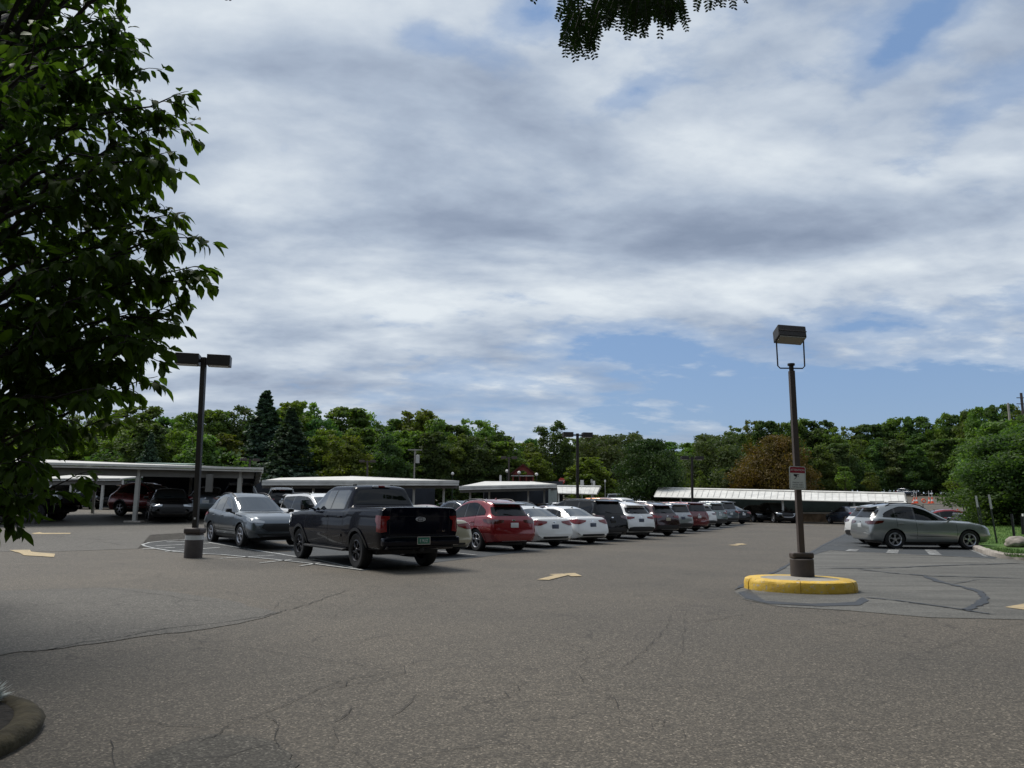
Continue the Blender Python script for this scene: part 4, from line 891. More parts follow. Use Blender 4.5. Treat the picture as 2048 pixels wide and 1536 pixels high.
# ------------------------------------------------------------------ carports
WMET = pmat('white_painted_metal', (.60, .59, .55), .5, var=.18, vscale=1.3)
WMET2 = pmat('aged_white_metal', (.46, .45, .42), .55, var=.22, vscale=1.2)
GMET = pmat('grey_beam_paint', (.125, .12, .11), .6, var=.15, vscale=2)
POSTM = pmat('post_paint', (.36, .35, .32), .6, var=.12, vscale=3)
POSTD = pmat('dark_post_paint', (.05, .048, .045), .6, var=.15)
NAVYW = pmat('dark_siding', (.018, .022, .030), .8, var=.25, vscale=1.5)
SIDING = pmat('pale_green_siding', (.26, .29, .27), .7, var=.12)
def ribs(mb, a, b, c, d, n, h=.035, wd=.03, mi=0):
    """standing seams between edge a-b (eave) and c-d (ridge)"""
    for k in range(n + 1):
        t = k / n; p, q = lerp(Vector(a), Vector(b), t), lerp(Vector(c), Vector(d), t); u = (Vector(b) - Vector(a)).normalized() * wd / 2; up_ = Vector((0, 0, h))
        mb.add([p - u, p + u, q + u, q - u, p - u + up_, p + u + up_, q + u + up_, q - u + up_], [(0, 1, 5, 4), (1, 2, 6, 5), (2, 3, 7, 6), (3, 0, 4, 7), (4, 5, 6, 7)], mi)
def slab(mb, pts, t, mi=0):
    n = len(pts); P = [Vector(p) for p in pts]; mb.add(P + [p - Vector((0, 0, t)) for p in P], [tuple(range(n)), tuple(range(n, 2 * n))[::-1]] + [(i, i + n, (i + 1) % n + n, (i + 1) % n) for i in range(n)], mi)
def post(root, x, y, ztop, mat=POSTM, w=.13, lean=None):
    z0 = gz(x, y) - .1; mb = MB(); mb.bbox((0, 0, (ztop - z0) / 2), (w, w, ztop - z0), .01)
    o = mb.build('post', mat, root); o.location = Vector((x, y, z0)) - root.location; return o
# --- left carport
A = Vector((-26.6, 29.3)); Bp = Vector((-11.65, 35.0)); dn = (Bp - A).normalized(); nn_ = Vector((-dn.y, dn.x)) 
zt = 3.07
lc = empty('carport', (A.x, A.y, gz(A.x, A.y)), 'long flat carport with white fascia at the left behind the foreground tree', 'carport')
def LR(o): return o
def W2(root, p): return Vector(p) - root.location
def cp_build(root, name, mats, fn, smooth=False, **kw):
    mb = MB(); fn(mb); off_ = root.location; mb.v = [tuple(Vector(v) - off_) for v in mb.v]; return mb.build(name, mats, root, smooth, **kw)
def p3(p, z): return (p.x, p.y, z)
def fascia(mb, a, b, z, h, thick=.08):
    d = (b - a).normalized(); n = Vector((-d.y, d.x)); q = [a, b, b + n * thick, a + n * thick]
    mb.add([p3(p, z - h) for p in q] + [p3(p, z) for p in q], [(0, 3, 2, 1), (4, 5, 6, 7), (0, 1, 5, 4), (1, 2, 6, 5), (2, 3, 7, 6), (3, 0, 4, 7)])
dep = 8.0
cp_build(lc, 'roof', WMET2, lambda m: slab(m, [p3(A + nn_ * .0, zt + .03), p3(Bp, zt + .03), p3(Bp + nn_ * dep, zt + .36), p3(A + nn_ * dep, zt + .62)], .05))
def f1(m):
    fascia(m, A - nn_ * .10, Bp - nn_ * .10, zt + .04, .10, .12); fascia(m, A - nn_ * .03, Bp - nn_ * .03, zt - .08, .08, .12)
    e = Bp + dn * .03; fascia(m, Bp, Bp + nn_ * dep, zt + .05, .26)
cp_build(lc, 'fascia', WMET, f1)
cp_build(lc, 'beam', GMET, lambda m: (fascia(m, A + nn_ * .25, Bp + nn_ * .25 - dn * .4, zt - .17, .30, .12), [fascia(m, A + nn_ * kk, Bp + nn_ * kk - dn * .3, zt - .10, .2, .1) for kk in (1.7, 3.2, 4.7)]))
def endp(m):
    for k in range(3):
        a = Bp + nn_ * .2 + dn * (-.02 * k - .05); fascia(m, a, a + nn_ * (dep - .4), zt - .25 - .14 * k, .10, .05)
cp_build(lc, 'end_panel', WMET2, endp)
Lcp = (Bp - A).length
for s_, mt in ((Lcp - 1.0, POSTM), (Lcp * .345 + 5.2, POSTM), (Lcp * .345 + 1.35, POSTD), (Lcp * .345 - .85, POSTD), (Lcp * .345 - 4.2, POSTM)):
    p = A + dn * s_ + nn_ * .32; post(lc, p.x, p.y, zt - .12, mt, .17)
for s_ in (3.5, 8.0, 10.0, 12.6, 15.2): p = A + dn * s_ + nn_ * (dep - .5); post(lc, p.x, p.y, zt - .05, POSTM, .12)
p = A + dn * (Lcp * .345 + 5.2) + nn_ * .32
cp_build(lc, 'footing', CONC, lambda m: m.bbox((p.x, p.y, gz(p.x, p.y) + .03), (.75, .5, .09), .03))
cp_build(lc, 'meter_box', GMET, lambda m: m.bbox((Bp.x - dn.x * 2.35, Bp.y - dn.y * 2.35 + .1, 2.35), (.30, .16, .82), .02))
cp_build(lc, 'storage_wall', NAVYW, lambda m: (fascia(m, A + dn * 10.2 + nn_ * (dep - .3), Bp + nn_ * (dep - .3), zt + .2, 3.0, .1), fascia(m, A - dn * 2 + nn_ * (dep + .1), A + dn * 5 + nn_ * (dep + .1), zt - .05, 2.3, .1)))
# --- inner carport seen through the first
a2, b2 = Vector(at(60, 950, 45)[:2]), Vector(at(240, 950, 43)[:2])
ic = empty('carport', (a2.x, a2.y, gz(a2.x, a2.y)), 'inner carport roof seen through the posts of the left carport', 'carport')
z2 = at(150, 943, 44).z
cp_build(ic, 'roof', WMET2, lambda m: slab(m, [p3(a2, z2 - .42), p3(b2, z2 - .42), (b2.x + 1.0, b2.y + 5, z2 + .15), (a2.x + 1, a2.y + 5, z2 + .15)], .08))
cp_build(ic, 'fascia', WMET, lambda m: fascia(m, a2, b2, z2 - .40, .14))
cp_build(ic, 'beam', GMET, lambda m: fascia(m, a2 + Vector((0, .2)), b2 + Vector((0, .2)), z2 - .56, .22))
for k in (.1, .45, .8, 1.0): q = lerp(a2, b2, k); post(ic, q.x, q.y + .3, z2 - .5, WMET, .13)
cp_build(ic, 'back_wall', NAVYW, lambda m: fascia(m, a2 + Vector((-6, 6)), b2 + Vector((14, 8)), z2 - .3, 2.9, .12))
# --- second carport
def carport_flat(label, fl, fr, bl, br, th, posts, mats=(WMET, GMET, POSTM), beam=.32, wall=None, overhang=.0):
    """fl, fr, bl, br: roof corners (front left/right, back left/right) as 3D points"""
    fl, fr, bl, br = map(Vector, (fl, fr, bl, br)); root = empty('carport', (fl.x, fl.y, gz(fl.x, fl.y)), label, 'carport')
    cp_build(root, 'roof', mats[0], lambda m: slab(m, [fl, fr, br, bl], .04))
    def fs(m):
        for a, b in ((fl, fr), (fr, br)):
            for dz_, h_, o_ in ((.03, th * .55, .06), (-th * .50, th * .5, .03)):
                d = (b - a).normalized(); n = Vector((d.y, -d.x, 0)) * o_; u = [a + n, b + n]
                m.add([u[0] + Vector((0, 0, dz_)), u[1] + Vector((0, 0, dz_)), u[1] + Vector((0, 0, dz_ - h_)), u[0] + Vector((0, 0, dz_ - h_)), a + Vector((0, 0, dz_)), b + Vector((0, 0, dz_)), b + Vector((0, 0, dz_ - h_)), a + Vector((0, 0, dz_ - h_))],
                      [(0, 3, 2, 1), (4, 5, 6, 7), (0, 1, 5, 4), (3, 7, 6, 2), (0, 4, 7, 3), (1, 2, 6, 5)])
    cp_build(root, 'fascia', mats[0], fs)
    inn = (bl - fl).normalized() * .35
    cp_build(root, 'beam', mats[1], lambda m: [m.add([a + Vector((0, 0, -th * .6)), b + Vector((0, 0, -th * .6)), b + Vector((0, 0, -th * .6 - beam)), a + Vector((0, 0, -th * .6 - beam)), a + inn * .3 + Vector((0, 0, -th * .6)), b + inn * .3 + Vector((0, 0, -th * .6)), b + inn * .3 + Vector((0, 0, -th * .6 - beam)), a + inn * .3 + Vector((0, 0, -th * .6 - beam))],
        [(0, 3, 2, 1), (4, 5, 6, 7), (0, 1, 5, 4), (3, 7, 6, 2), (0, 4, 7, 3), (1, 2, 6, 5)]) for a, b in ((fl + inn, fr + inn),)])
    for t, depth_, m_ in posts:
        p = lerp(fl, fr, t) + (bl - fl) * depth_; post(root, p.x, p.y, p.z - th * .6, m_ or mats[2], .14)
    if wall:
        def wl(m):
            for (t0, d0, t1, d1) in wall:
                a, b = lerp(fl, fr, t0) + (bl - fl) * d0, lerp(fl, fr, t1) + (bl - fl) * d1
                for q in (a, b): q.z -= .1
                d = (b - a).normalized(); n = Vector((-d.y, d.x, 0)) * .06; g0, g1 = gz(a.x, a.y), gz(b.x, b.y)
                m.add([(a.x - n.x, a.y - n.y, g0), (b.x - n.x, b.y - n.y, g1), b - n, a - n, (a.x + n.x, a.y + n.y, g0), (b.x + n.x, b.y + n.y, g1), b + n, a + n], [(0, 1, 2, 3), (5, 4, 7, 6), (3, 2, 6, 7), (1, 5, 6, 2), (0, 3, 7, 4), (0, 4, 5, 1)])
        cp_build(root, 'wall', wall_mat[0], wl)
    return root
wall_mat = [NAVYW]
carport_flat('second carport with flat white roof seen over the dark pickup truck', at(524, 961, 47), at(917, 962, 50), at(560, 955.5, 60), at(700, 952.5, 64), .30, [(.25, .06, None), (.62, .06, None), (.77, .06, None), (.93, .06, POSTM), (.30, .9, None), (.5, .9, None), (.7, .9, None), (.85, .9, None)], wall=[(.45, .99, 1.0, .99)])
carport_flat('wide white roofed carport behind the red suv with pale siding at its right end', at(918, 973, 55), at(1112, 969, 60), at(970, 962.5, 68), at(1060, 963, 72), .26, [(.08, .1, None), (.27, .1, None), (.68, .1, None), (.86, .08, None)], wall=[(.0, .95, 1.0, .95)])
pA, pB = at(1098, 975, 59.6), at(1114, 973, 61.5)
sw = empty('siding_panel', (pA.x, pA.y, gz(pA.x, pA.y)), 'pale green ribbed siding panel closing the right end of the wide carport', 'wall')
def sidef(m):
    a, b = Vector((pA.x, pA.y)), Vector((pB.x, pB.y)); 
    for k in range(8): q0, q1 = lerp(a, b, k / 8), lerp(a, b, (k + .82) / 8); g_ = gz(q0.x, q0.y); fascia(m, q0, q1, pA.z - .12, pA.z - .12 - g_, .06)
    fascia(m, a + Vector((0, .04)), b + Vector((0, .04)), pA.z - .12, pA.z - .12 - gz(a.x, a.y), .05)
cp_build(sw, 'siding', SIDING, sidef)
# --- ribbed roof carports
def carport_rib(label, el, er, rl, rr, n, posts, gable=None, back=True):
    el, er, rl, rr = map(Vector, (el, er, rl, rr)); root = empty('carport', (el.x, el.y, gz(el.x, el.y)), label, 'carport')
    cp_build(root, 'roof', WMET, lambda m: slab(m, [el, er, rr, rl], .10))
    cp_build(root, 'roof_seams', WMET2, lambda m: ribs(m, el, er, rl, rr, n, .03, .035))
    cp_build(root, 'ridge_cap', WMET, lambda m: m.tube([rl + Vector((0, 0, .05)), rr + Vector((0, 0, .05))], .09, 4))
    cp_build(root, 'eave_gutter', WMET, lambda m: m.tube([el + Vector((0, -.03, -.05)), er + Vector((0, -.03, -.05))], .06, 4))
    dpt = (rl - el); dpt.z = 0; dpt.normalize()
    bl, br = rl + dpt * 3.6 - Vector((0, 0, .55)), rr + dpt * 3.6 - Vector((0, 0, .55))
    cp_build(root, 'rear_roof', WMET2, lambda m: slab(m, [rl, rr, br, bl], .08))
    for t in posts:
        p = lerp(el, er, t) + dpt * .5; post(root, p.x, p.y, p.z, WMET, .14)
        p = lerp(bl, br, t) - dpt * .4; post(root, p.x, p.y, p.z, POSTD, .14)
    if gable:
        g0 = er + Vector((.03, 0, .02)); g1 = rr + Vector((.03, 0, .02)); g2 = br + Vector((.03, 0, .02))
        cp_build(root, 'gable_trim', GMET, lambda m: (m.tube([g0, g1, g2], .07, 4)))
    return root
carport_rib('small ribbed white roof carport with a sloping dark edge behind the orange pickup', at(1116, 985.5, 68), at(1194, 987.5, 70), at(1114, 973, 71), at(1201, 974, 73), 9, (0.02, .9), gable=True)
rb = carport_rib('long carport with ribbed white metal roof across the far right', at(1308, 992.5, 68), at(1813, 1004.5, 58), at(1316, 977, 71.5), at(1809, 988.5, 61.2), 38, (.12, .55, .82), gable=True)
r0, r1 = Vector(at(1330, 1020, 75)[:2]), Vector(at(1800, 1030, 65.5)[:2])
rw_ = empty('retaining_wall', (r0.x, r0.y, gz(r0.x, r0.y)), 'low tan retaining wall with concrete cap behind the cars of the long carport', 'wall')
BRN = pmat('tan_block', (.22, .165, .115), .9, var=.4, vscale=2.5)
cp_build(rw_, 'wall', BRN, lambda m: fascia(m, r0, r1, .88, 1.0, .3))
cp_build(rw_, 'cap', CONC, lambda m: fascia(m, r0 + Vector((-.02, -.05)), r1 + Vector((.02, -.05)), 1.02, .14, .45))
bw = empty('hedge_wall', (r0.x, r0.y + .8, gz(r0.x, r0.y)), 'dark slatted screen above the low tan wall under the long roof', 'wall')
cp_build(bw, 'screen', pmat('dark_green_screen', (.018, .028, .022), .9, var=.3), lambda m: fascia(m, r0 + Vector((0, .9)), r1 + Vector((0, .9)), 2.45, 1.5, .1))
green = pmat('green_roof', (.16, .24, .20), .6)
gb_ = at(366, 924, 62); hb = empty('distant_building', (gb_.x, 62, gz(gb_.x, 62)), 'low pale green roof just visible behind the left carport', 'building')
def gro(m):
    x0, x1, zc = at(270, 922, 62).x, at(372, 922, 62).x, at(350, 922.5, 62).z; slab(m, [(x0, 62, zc - .12), (x1, 62, zc - .25), (x1 - 1, 68, zc + .12), (x0 + 3, 68, zc + .12)], .06)
cp_build(hb, 'roof', green, gro); cp_build(hb, 'wall', SIDING, lambda m: m.box((gb_.x - 2, 65.5, 2.0), (3.5, 4, 2.2)))
# ------------------------------------------------------------------ lamp posts
LBR = pmat('lamp_bronze', (.028, .023, .020), .45, .3, var=.15, vscale=4)
LBR2 = pmat('painted_brown', (.065, .050, .043), .6, var=.15, vscale=4)
BASEB = pmat('base_brown_paint', (.062, .050, .045), .7, var=.2, vscale=5, bump=.2)
WBAND = pmat('white_band', (.60, .60, .58), .6, var=.1)
LENS = pmat('lamp_lens', (.22, .21, .17), .3)
def lean_pole(root, mat, top, w, name='pole', z0=0.0, w1=None):
    mb = MB(); w1 = w1 or w; t = Vector(top)
    mb.add([(-w / 2, -w / 2, z0), (w / 2, -w / 2, z0), (w / 2, w / 2, z0), (-w / 2, w / 2, z0)] + [t + Vector((a, b, 0)) for a, b in ((-w1 / 2, -w1 / 2), (w1 / 2, -w1 / 2), (w1 / 2, w1 / 2), (-w1 / 2, w1 / 2))],
           [(0, 3, 2, 1), (4, 5, 6, 7), (0, 1, 5, 4), (1, 2, 6, 5), (2, 3, 7, 6), (3, 0, 4, 7)]); return mb.build(name, mat, root)
def double_lamp(base, toppx, label, wpx, armang, hw=.40, hh=.18, hl=.72, pole_w=.15, basez=1.05, first=False, mat=LBR, gap=.22, grp='brown parking lot lamps with twin box heads'):
    b = Vector(base); top = at(*toppx, b.y) - b; root = empty('street_lamp', b, label, 'lamp post', grp)
    lean_pole(root, mat, top, pole_w, z0=basez)
    if basez > .3:
        cb = MB().lathe([(0, 0), (.235, 0), (.235, basez - .16), (.225, basez - .14)], 28).build('base', BASEB, root, True)
        MB().lathe([(.237, basez - .30), (.240, basez - .30), (.240, basez - .18), (.236, basez - .18)], 28).build('white_band', WBAND, cb, True)
        MB().bbox((0, 0, basez - .06), (.46, .46, .16), .05).build('base_plate', LBR2, root)
    ca, sa = math.cos(armang), math.sin(armang)
    for sg in (1, -1):
        d = Vector((ca, sa, 0)) * sg; arm = MB().box(top + d * (pole_w / 2 + gap * .5) + Vector((0, 0, -.10)), (gap + .08, .07, .09), armang).build('arm', mat, root)
        hd = MB().bbox(top + d * (pole_w / 2 + gap + hl / 2) + Vector((0, 0, -.08)), (hl, hw, hh * 1.5), .012, armang).build('lamp_head', mat, root)
        MB().box(top + d * (pole_w / 2 + gap + hl / 2) + Vector((0, 0, -.08 - hh * .75 - .004)), (hl * .8, hw * .8, .012), armang).build('lens', LENS, hd)
    return root
lp = double_lamp((-8.62, 20.6, 0), (408, 715), 'tall lamp post with white banded base beside the dark grey suv', 55, R_(14), hw=.44, hh=.20, hl=.62, pole_w=.13, basez=.78, gap=.04)
MB().box((.0, -.078, 1.05), (.05, .008, .05)).build('tag_plate', WBAND, lp)
q = Vector(at(1155, 1010, 46)); double_lamp((q.x, 46, gz(q.x, 46)), (1155, 867), 'lamp post standing behind the tall black suv in the middle of the row', 0, R_(8), hw=.5, hh=.19, hl=.62, pole_w=.17, basez=.1)
q = Vector(at(1384, 1010, 62)); double_lamp((q.x, 62, gz(q.x, 62)), (1384, 914), 'lamp post rising in front of the long ribbed carport', 0, R_(5), hw=.5, hh=.19, hl=.62, pole_w=.17, basez=.1)
q = Vector(at(735, 1000, 75)); double_lamp((q.x, 75, gz(q.x, 75)), (735, 921), 'small distant lamp over the second carport roof', 0, R_(3), hw=.5, hh=.15, hl=.52, pole_w=.15, basez=.1, mat=LBR2)
q = Vector(at(1017, 1000, 80)); double_lamp((q.x, 80, gz(q.x, 80)), (1018, 914), 'distant lamp with wooden pole beside the red playhouse', 0, R_(3), hw=.5, hh=.17, hl=.55, pole_w=.18, basez=.1, mat=LBR2)
q = Vector(at(497, 1000, 70)); double_lamp((q.x, 70, gz(q.x, 70)), (500, 918), 'distant lamp half hidden by the spruce over the left carport', 0, R_(30), hw=.5, hh=.15, hl=.55, pole_w=.15, basez=.1, mat=LBR2)
# ------------------------------------------------------------------ island with the signed lamp
ic_ = Vector((5.335, 14.05)); ia, ib = .99, .77
ang = R_(-12)
def ell(a, b, n=64, z=0, jit=0, sd=1):
    rr = random.Random(sd); out = []
    for k in range(n):
        t = 2 * math.pi * k / n; x, y = a * math.cos(t), b * math.sin(t); j = 1 + rr.uniform(-jit, jit)
        out.append((ic_.x + (x * math.cos(ang) - y * math.sin(ang)) * j, ic_.y + (x * math.sin(ang) + y * math.cos(ang)) * j, z))
    return out
def yellow():
    m = bpy.data.materials.new('yellow_kerb_paint'); m.use_nodes = True; t = m.node_tree; b = t.nodes['Principled BSDF']; o = N(t, 'ShaderNodeTexCoord').outputs['Object']
    c = MIX(t, RAMP(t, NOISE(t, o, 5, 5, .6), [(.35, 0.), (.65, 1.)]), (.58, .35, .025), (.72, .48, .07))
    c = MIX(t, RAMP(t, NOISE(t, o, 13, 6, .7), [(.56, 0.), (.62, 1.)]), c, (.50, .42, .27))
    c = MIX(t, RAMP(t, NOISE(t, o, 30, 4, .7), [(.63, 0.), (.67, 1.)]), c, (.06, .05, .035))
    L(t, c, b.inputs['Base Color']); b.inputs['Roughness'].default_value = .6
    bn = N(t, 'ShaderNodeBump'); bn.inputs['Distance'].default_value = .015; bn.inputs['Strength'].default_value = .7; L(t, NOISE(t, o, 16, 5, .7), bn.inputs['Height']); L(t, bn.outputs[0], b.inputs['Normal']); return m
YEL = yellow()
root = empty('traffic_island', (ic_.x, ic_.y, 0), 'round yellow kerbed concrete island carrying the signed lamp post', 'traffic island')
def ky(m):
    L0 = [ell(ia, ib, z=-.02, jit=.006), ell(ia - .005, ib - .005, z=.13, jit=.006, sd=2), ell(ia - .03, ib - .03, z=.185, jit=.006, sd=3), ell(ia - .07, ib - .07, z=.205), ell(ia - .30, ib - .27, z=.205)]; o = 0
    for r_ in L0: m.v += r_
    for i in range(4):
        for k in range(64): m.f.append((i * 64 + k, i * 64 + (k + 1) % 64, (i + 1) * 64 + (k + 1) % 64, (i + 1) * 64 + k)); m.mi.append(0)
cp_build(root, 'kerb_ring', YEL, ky, smooth=True)
ISC = pmat('island_concrete', (.27, .255, .225), .85, var=.15, vscale=5, bump=.2)
cp_build(root, 'slab', ISC, lambda m: m.add(ell(ia - .298, ib - .268, z=.203), [tuple(range(64))]))
J = pmat('joint_brown', (.30, .17, .02), .9)  # brown tone of the kerb joints
def joints(m):
    for t in (R_(-96), R_(-160), R_(-30)):
        pp = []
        for (a_, b_, z) in ((ia + .004, ib + .004, 0), (ia - .002, ib - .002, .13), (ia - .03, ib - .03, .19), (ia - .07, ib - .07, .2075), (ia - .30, ib - .27, .2075)):
            x, y = a_ * math.cos(t), b_ * math.sin(t); pp.append(Vector((ic_.x + x * math.cos(ang) - y * math.sin(ang), ic_.y + x * math.sin(ang) + y * math.cos(ang), z)))
        for p0, p1 in zip(pp[:-1], pp[1:]): d = Vector((.006, .001, 0)); m.add([p0 - d, p0 + d, p1 + d, p1 - d], [(0, 1, 2, 3)])
cp_build(root, 'kerb_joint', J, joints)
cp_build(root, 'slab_joint', pmat('slab_joint', (.10, .09, .08), .9), lambda m: m.box((ic_.x - .15, ic_.y - .33, .2045), (.012, .30, .003), R_(-30)))
bpos = Vector((5.55, 14.45, .205))
sl = empty('street_lamp', bpos, 'lamp post with a tilted floodlight in a loop bracket on the yellow island', 'lamp post')
MB().lathe([(0, 0), (.215, 0), (.215, .31), (.205, .325), (0, .325)], 36).build('base', BASEB, sl, True, 30)
MB().bbox((0, 0, .385), (.42, .20, .11), .03, R_(4)).build('base_plate', LBR2, sl)
top = at(1583, 742, bpos.y) - bpos
lean_pole(sl, LBR2, top, .105, z0=.42, w1=.098)
MB().lathe([(.045, -.05), (.045, .10), (.07, .11), (.07, .15), (0, .15)], 16, Matrix.Translation(top)).build('pole_cap', LBR, sl, True)
wr_ = .272; hgt = .70
fr_ = MB(); pts = [(-wr_, 0, hgt), (-wr_ + .005, 0, .10), (-wr_ + .05, 0, .055), (wr_ - .05, 0, .055), (wr_ - .005, 0, .10), (wr_, 0, hgt)]
fr_.tube([top + Vector(p) + Vector((0, 0, -.0)) for p in pts], .014, 8); fr_.build('bracket', LBR, sl, True)
Mh = Matrix.Translation(top + Vector((-.01, -.02, .73))) @ Matrix.Rotation(R_(4), 4, 'Y') @ Matrix.Rotation(R_(-18), 4, 'X')
fh = MB().bbox((0, 0, 0), (.555, .32, .26), .02, M=Mh).build('lamp_head', LBR, sl)
MB().bbox((0, 0, 0), (.50, .28, .02), .005, M=Mh @ Matrix.Translation((0, -.02, -.14))).build('lens', LENS, fh)
MB().box((0, 0, 0), (.56, .012, .02), M=Mh @ Matrix.Translation((0, -.162, .0))).build('seam', LBR2, fh)
# the attention sign
zc = at(1595, 956, bpos.y - .08)
sg_ = empty('sign', zc, 'white and red ATTENTION parking lot under video surveillance sign on the island lamp post', 'sign')
def rrect(w_, h_, r_, n=6):
    out = []
    for cx, cy, a0 in ((w_ / 2 - r_, h_ / 2 - r_, 0), (-w_ / 2 + r_, h_ / 2 - r_, 90), (-w_ / 2 + r_, -h_ / 2 + r_, 180), (w_ / 2 - r_, -h_ / 2 + r_, 270)):
        for k in range(n + 1): t = R_(a0 + 90 * k / n); out.append((cx + r_ * math.cos(t), cy + r_ * math.sin(t)))
    return out
S0 = Matrix.Rotation(R_(1.5), 4, 'Y') @ xform((0, 0, 0), (0, -1, 0)); SW, SH = .315, .445
SWH = pmat('sign_white', (.62, .66, .63), .4); SRD = pmat('sign_red', (.28, .012, .035), .4); SBK = pmat('sign_black', (.015, .015, .015), .5)
MB().prism(rrect(SW, SH, .035), S0, .004).build('panel', SWH, sg_)
def ring2(m, w_, h_, r_, t_, z):
    a, b = rrect(w_, h_, r_), rrect(w_ - 2 * t_, h_ - 2 * t_, max(r_ - t_, .004)); n = len(a)
    m.add([S0 @ Vector((x, y, z)) for x, y in a + b], [(k, (k + 1) % n, (k + 1) % n + n, k + n) for k in range(n)])
b_ = MB(); ring2(b_, SW - .022, SH - .022, .028, .005, .0055); b_.build('border', SBK, sg_)
hp = [(x, y) for x, y in rrect(SW - .03, SH - .03, .025) if y > SH / 2 - .12]; hp = sorted([p for p in hp], key=lambda p: 0) 
hp = hp + [(-(SW - .03) / 2, SH / 2 - .125), ((SW - .03) / 2, SH / 2 - .125)]
MB().prism(hp, S0 @ Matrix.Translation((0, 0, .0045)), .002).build('red_header', SRD, sg_)
text_mesh('ATTENTION', .056, 'lettering', SWH, sg_, S0 @ Matrix.Translation((0, SH / 2 - .072, .0075)), .0008, xs=.86)
for k, tx in enumerate(('PARKING LOT', 'UNDER VIDEO', 'SURVEILLANCE')): text_mesh(tx, .036, 'lettering', SBK, sg_, S0 @ Matrix.Translation((.004, -.088 - .043 * k, .0055)), .0006, xs=.90)
def camic(m):
    Z = S0 @ Matrix.Translation((0, 0, .005))
    m.prism([(-.075, .075), (-.073, .042), (-.025, .015), (-.010, .022), (.02, .060), (.035, .062), (.032, .070)], Z, .002)
    m.prism([(-.035, .018), (-.022, .010), (-.030, -.006), (-.066, -.030), (-.072, -.022), (-.040, .000)], Z, .002)
cm = MB(); camic(cm); cm.build('camera_symbol', SBK, sg_)
cc = [(.008 + .022 * math.cos(t), .035 + .022 * math.sin(t)) for t in np.linspace(0, 2 * math.pi, 16, endpoint=False)]
MB().prism(cc, S0 @ Matrix.Translation((0, 0, .0072)), .001).build('camera_lens', WBAND, sg_)
cc = [(.008 + .008 * math.cos(t), .035 + .008 * math.sin(t)) for t in np.linspace(0, 2 * math.pi, 12, endpoint=False)]
MB().prism(cc, S0 @ Matrix.Translation((0, 0, .0084)), .001).build('camera_pupil', SBK, sg_)
# ------------------------------------------------------------------ planter kerb and flowers at bottom left
MOSS = pmat('mossy_stone', (.062, .052, .030), .95, var=.5, vscale=7, bump=.8, bscale=22)
c0 = Vector((-4.2, 4.75, 0)); rr_ = 1.2
mk = MB(); tor = [(.0, -.02), (.02, .06), (-.02, .10), (-.08, .115), (-.15, .10), (-.20, -.02)]
for k in range(48):
    t = 2 * math.pi * k / 48
    for dr, z in tor: q = rr_ + dr + random.uniform(-.008, .008); mk.v.append((q * math.cos(t), q * .92 * math.sin(t), z + random.uniform(-.006, .006)))
for k in range(48):
    for j in range(5): a = k * 6 + j; b = ((k + 1) % 48) * 6 + j; mk.f.append((a, b, b + 1, a + 1)); mk.mi.append(0)
pk = mk.build('planter_kerb', MOSS, smooth=True, angle=None, label='dark mossy rounded kerb ring of a planting bed at bottom left', cat='kerb'); pk.location = (c0.x, c0.y, 0)
sb_ = MB(); sb_.add([(rr_ * .9 * math.cos(2 * math.pi * k / 32), rr_ * .83 * math.sin(2 * math.pi * k / 32), .09) for k in range(32)], [tuple(range(32))]); so = sb_.build('soil', pmat('dark_soil', (.022, .018, .014), .95, var=.5, vscale=20, bump=1.0), kind='structure'); so.location = (c0.x, c0.y, 0)
DM = pmat('silver_leaf', (.50, .54, .52), .8, var=.2, vscale=30)
fp = gp(2, 1432)
fl_ = MB(); rd = random.Random(9)
for _ in range(420):
    a, e = rd.uniform(0, 6.28), rd.uniform(.1, 1.2); d = Vector((math.cos(a) * math.cos(e), math.sin(a) * math.cos(e), math.sin(e))); s_ = Vector((-math.sin(a), math.cos(a), 0)) * .010; l = rd.uniform(.06, .19)
    fl_.add([(0, 0, 0), d * l * .6 + s_, d * l, d * l * .6 - s_], [(0, 1, 2, 3)])
fo = fl_.build('plant', DM, label='silvery white leafed plant at the left edge inside the mossy kerb', cat='plant'); fo.location = (fp.x - .12, fp.y, .10)
# ------------------------------------------------------------------ small things at right: sign posts, bollards, cones, bins
ALU = pmat('galvanised', (.45, .45, .43), .5, .5, var=.1)
DPOST = pmat('dark_green_post', (.022, .028, .022), .6, var=.2)
def upost(px0, py0, px1, py1, Y, label, sign=None, grp=None, w=.05, mat=DPOST):
    b = at(px0, py0, Y); t = at(px1, py1, Y); g0 = b.z; root = empty('sign_post', b, label, 'post', grp)
    m = MB(); m.tube([(0, 0, -.1), t - b], w / 2, 4); m.build('post', mat, root)
    if sign:
        a = lerp(Vector((0, 0, 0)), t - b, sign); d = ((t - b) - a); m = MB(); m.tube([a + Vector((0, -.03, 0)), (t - b) + Vector((0, -.03, 0)) + d * .02], .045, 4); m.build('sign_plate', ALU, root)
    return root
SPG = 'leaning sign posts by the lawn'
upost(1994, 1084, 1977, 990, 29.5, 'tallest leaning sign post in front of the near tree', .70, SPG, .07)
upost(1964, 1072, 1951, 992, 31, 'leaning sign post with grey plate left of the tallest post', .72, SPG, .06)
upost(1969, 1075, 1957, 1004, 32, 'thin dark post just behind the plated leaning post', None, SPG, .05)
for k, (a, b, c_, d) in enumerate(((1935, 1045, 1923, 1002), (1942, 1045, 1929, 1003), (1949, 1046, 1936, 1002))):
    upost(a, b, c_, d, 40, ('leftmost', 'middle', 'rightmost')[k] + ' of three thin slanted posts beyond the silver green suv hood', None, SPG, .05)
upost(2031, 1092, 2023, 1028, 28.5, 'black square post standing next to the boulder', None, None, .11, BLK)
upost(2046, 1064, 2044, 1030, 30, 'black post at the right edge of the lawn', None, None, .14, BLK)
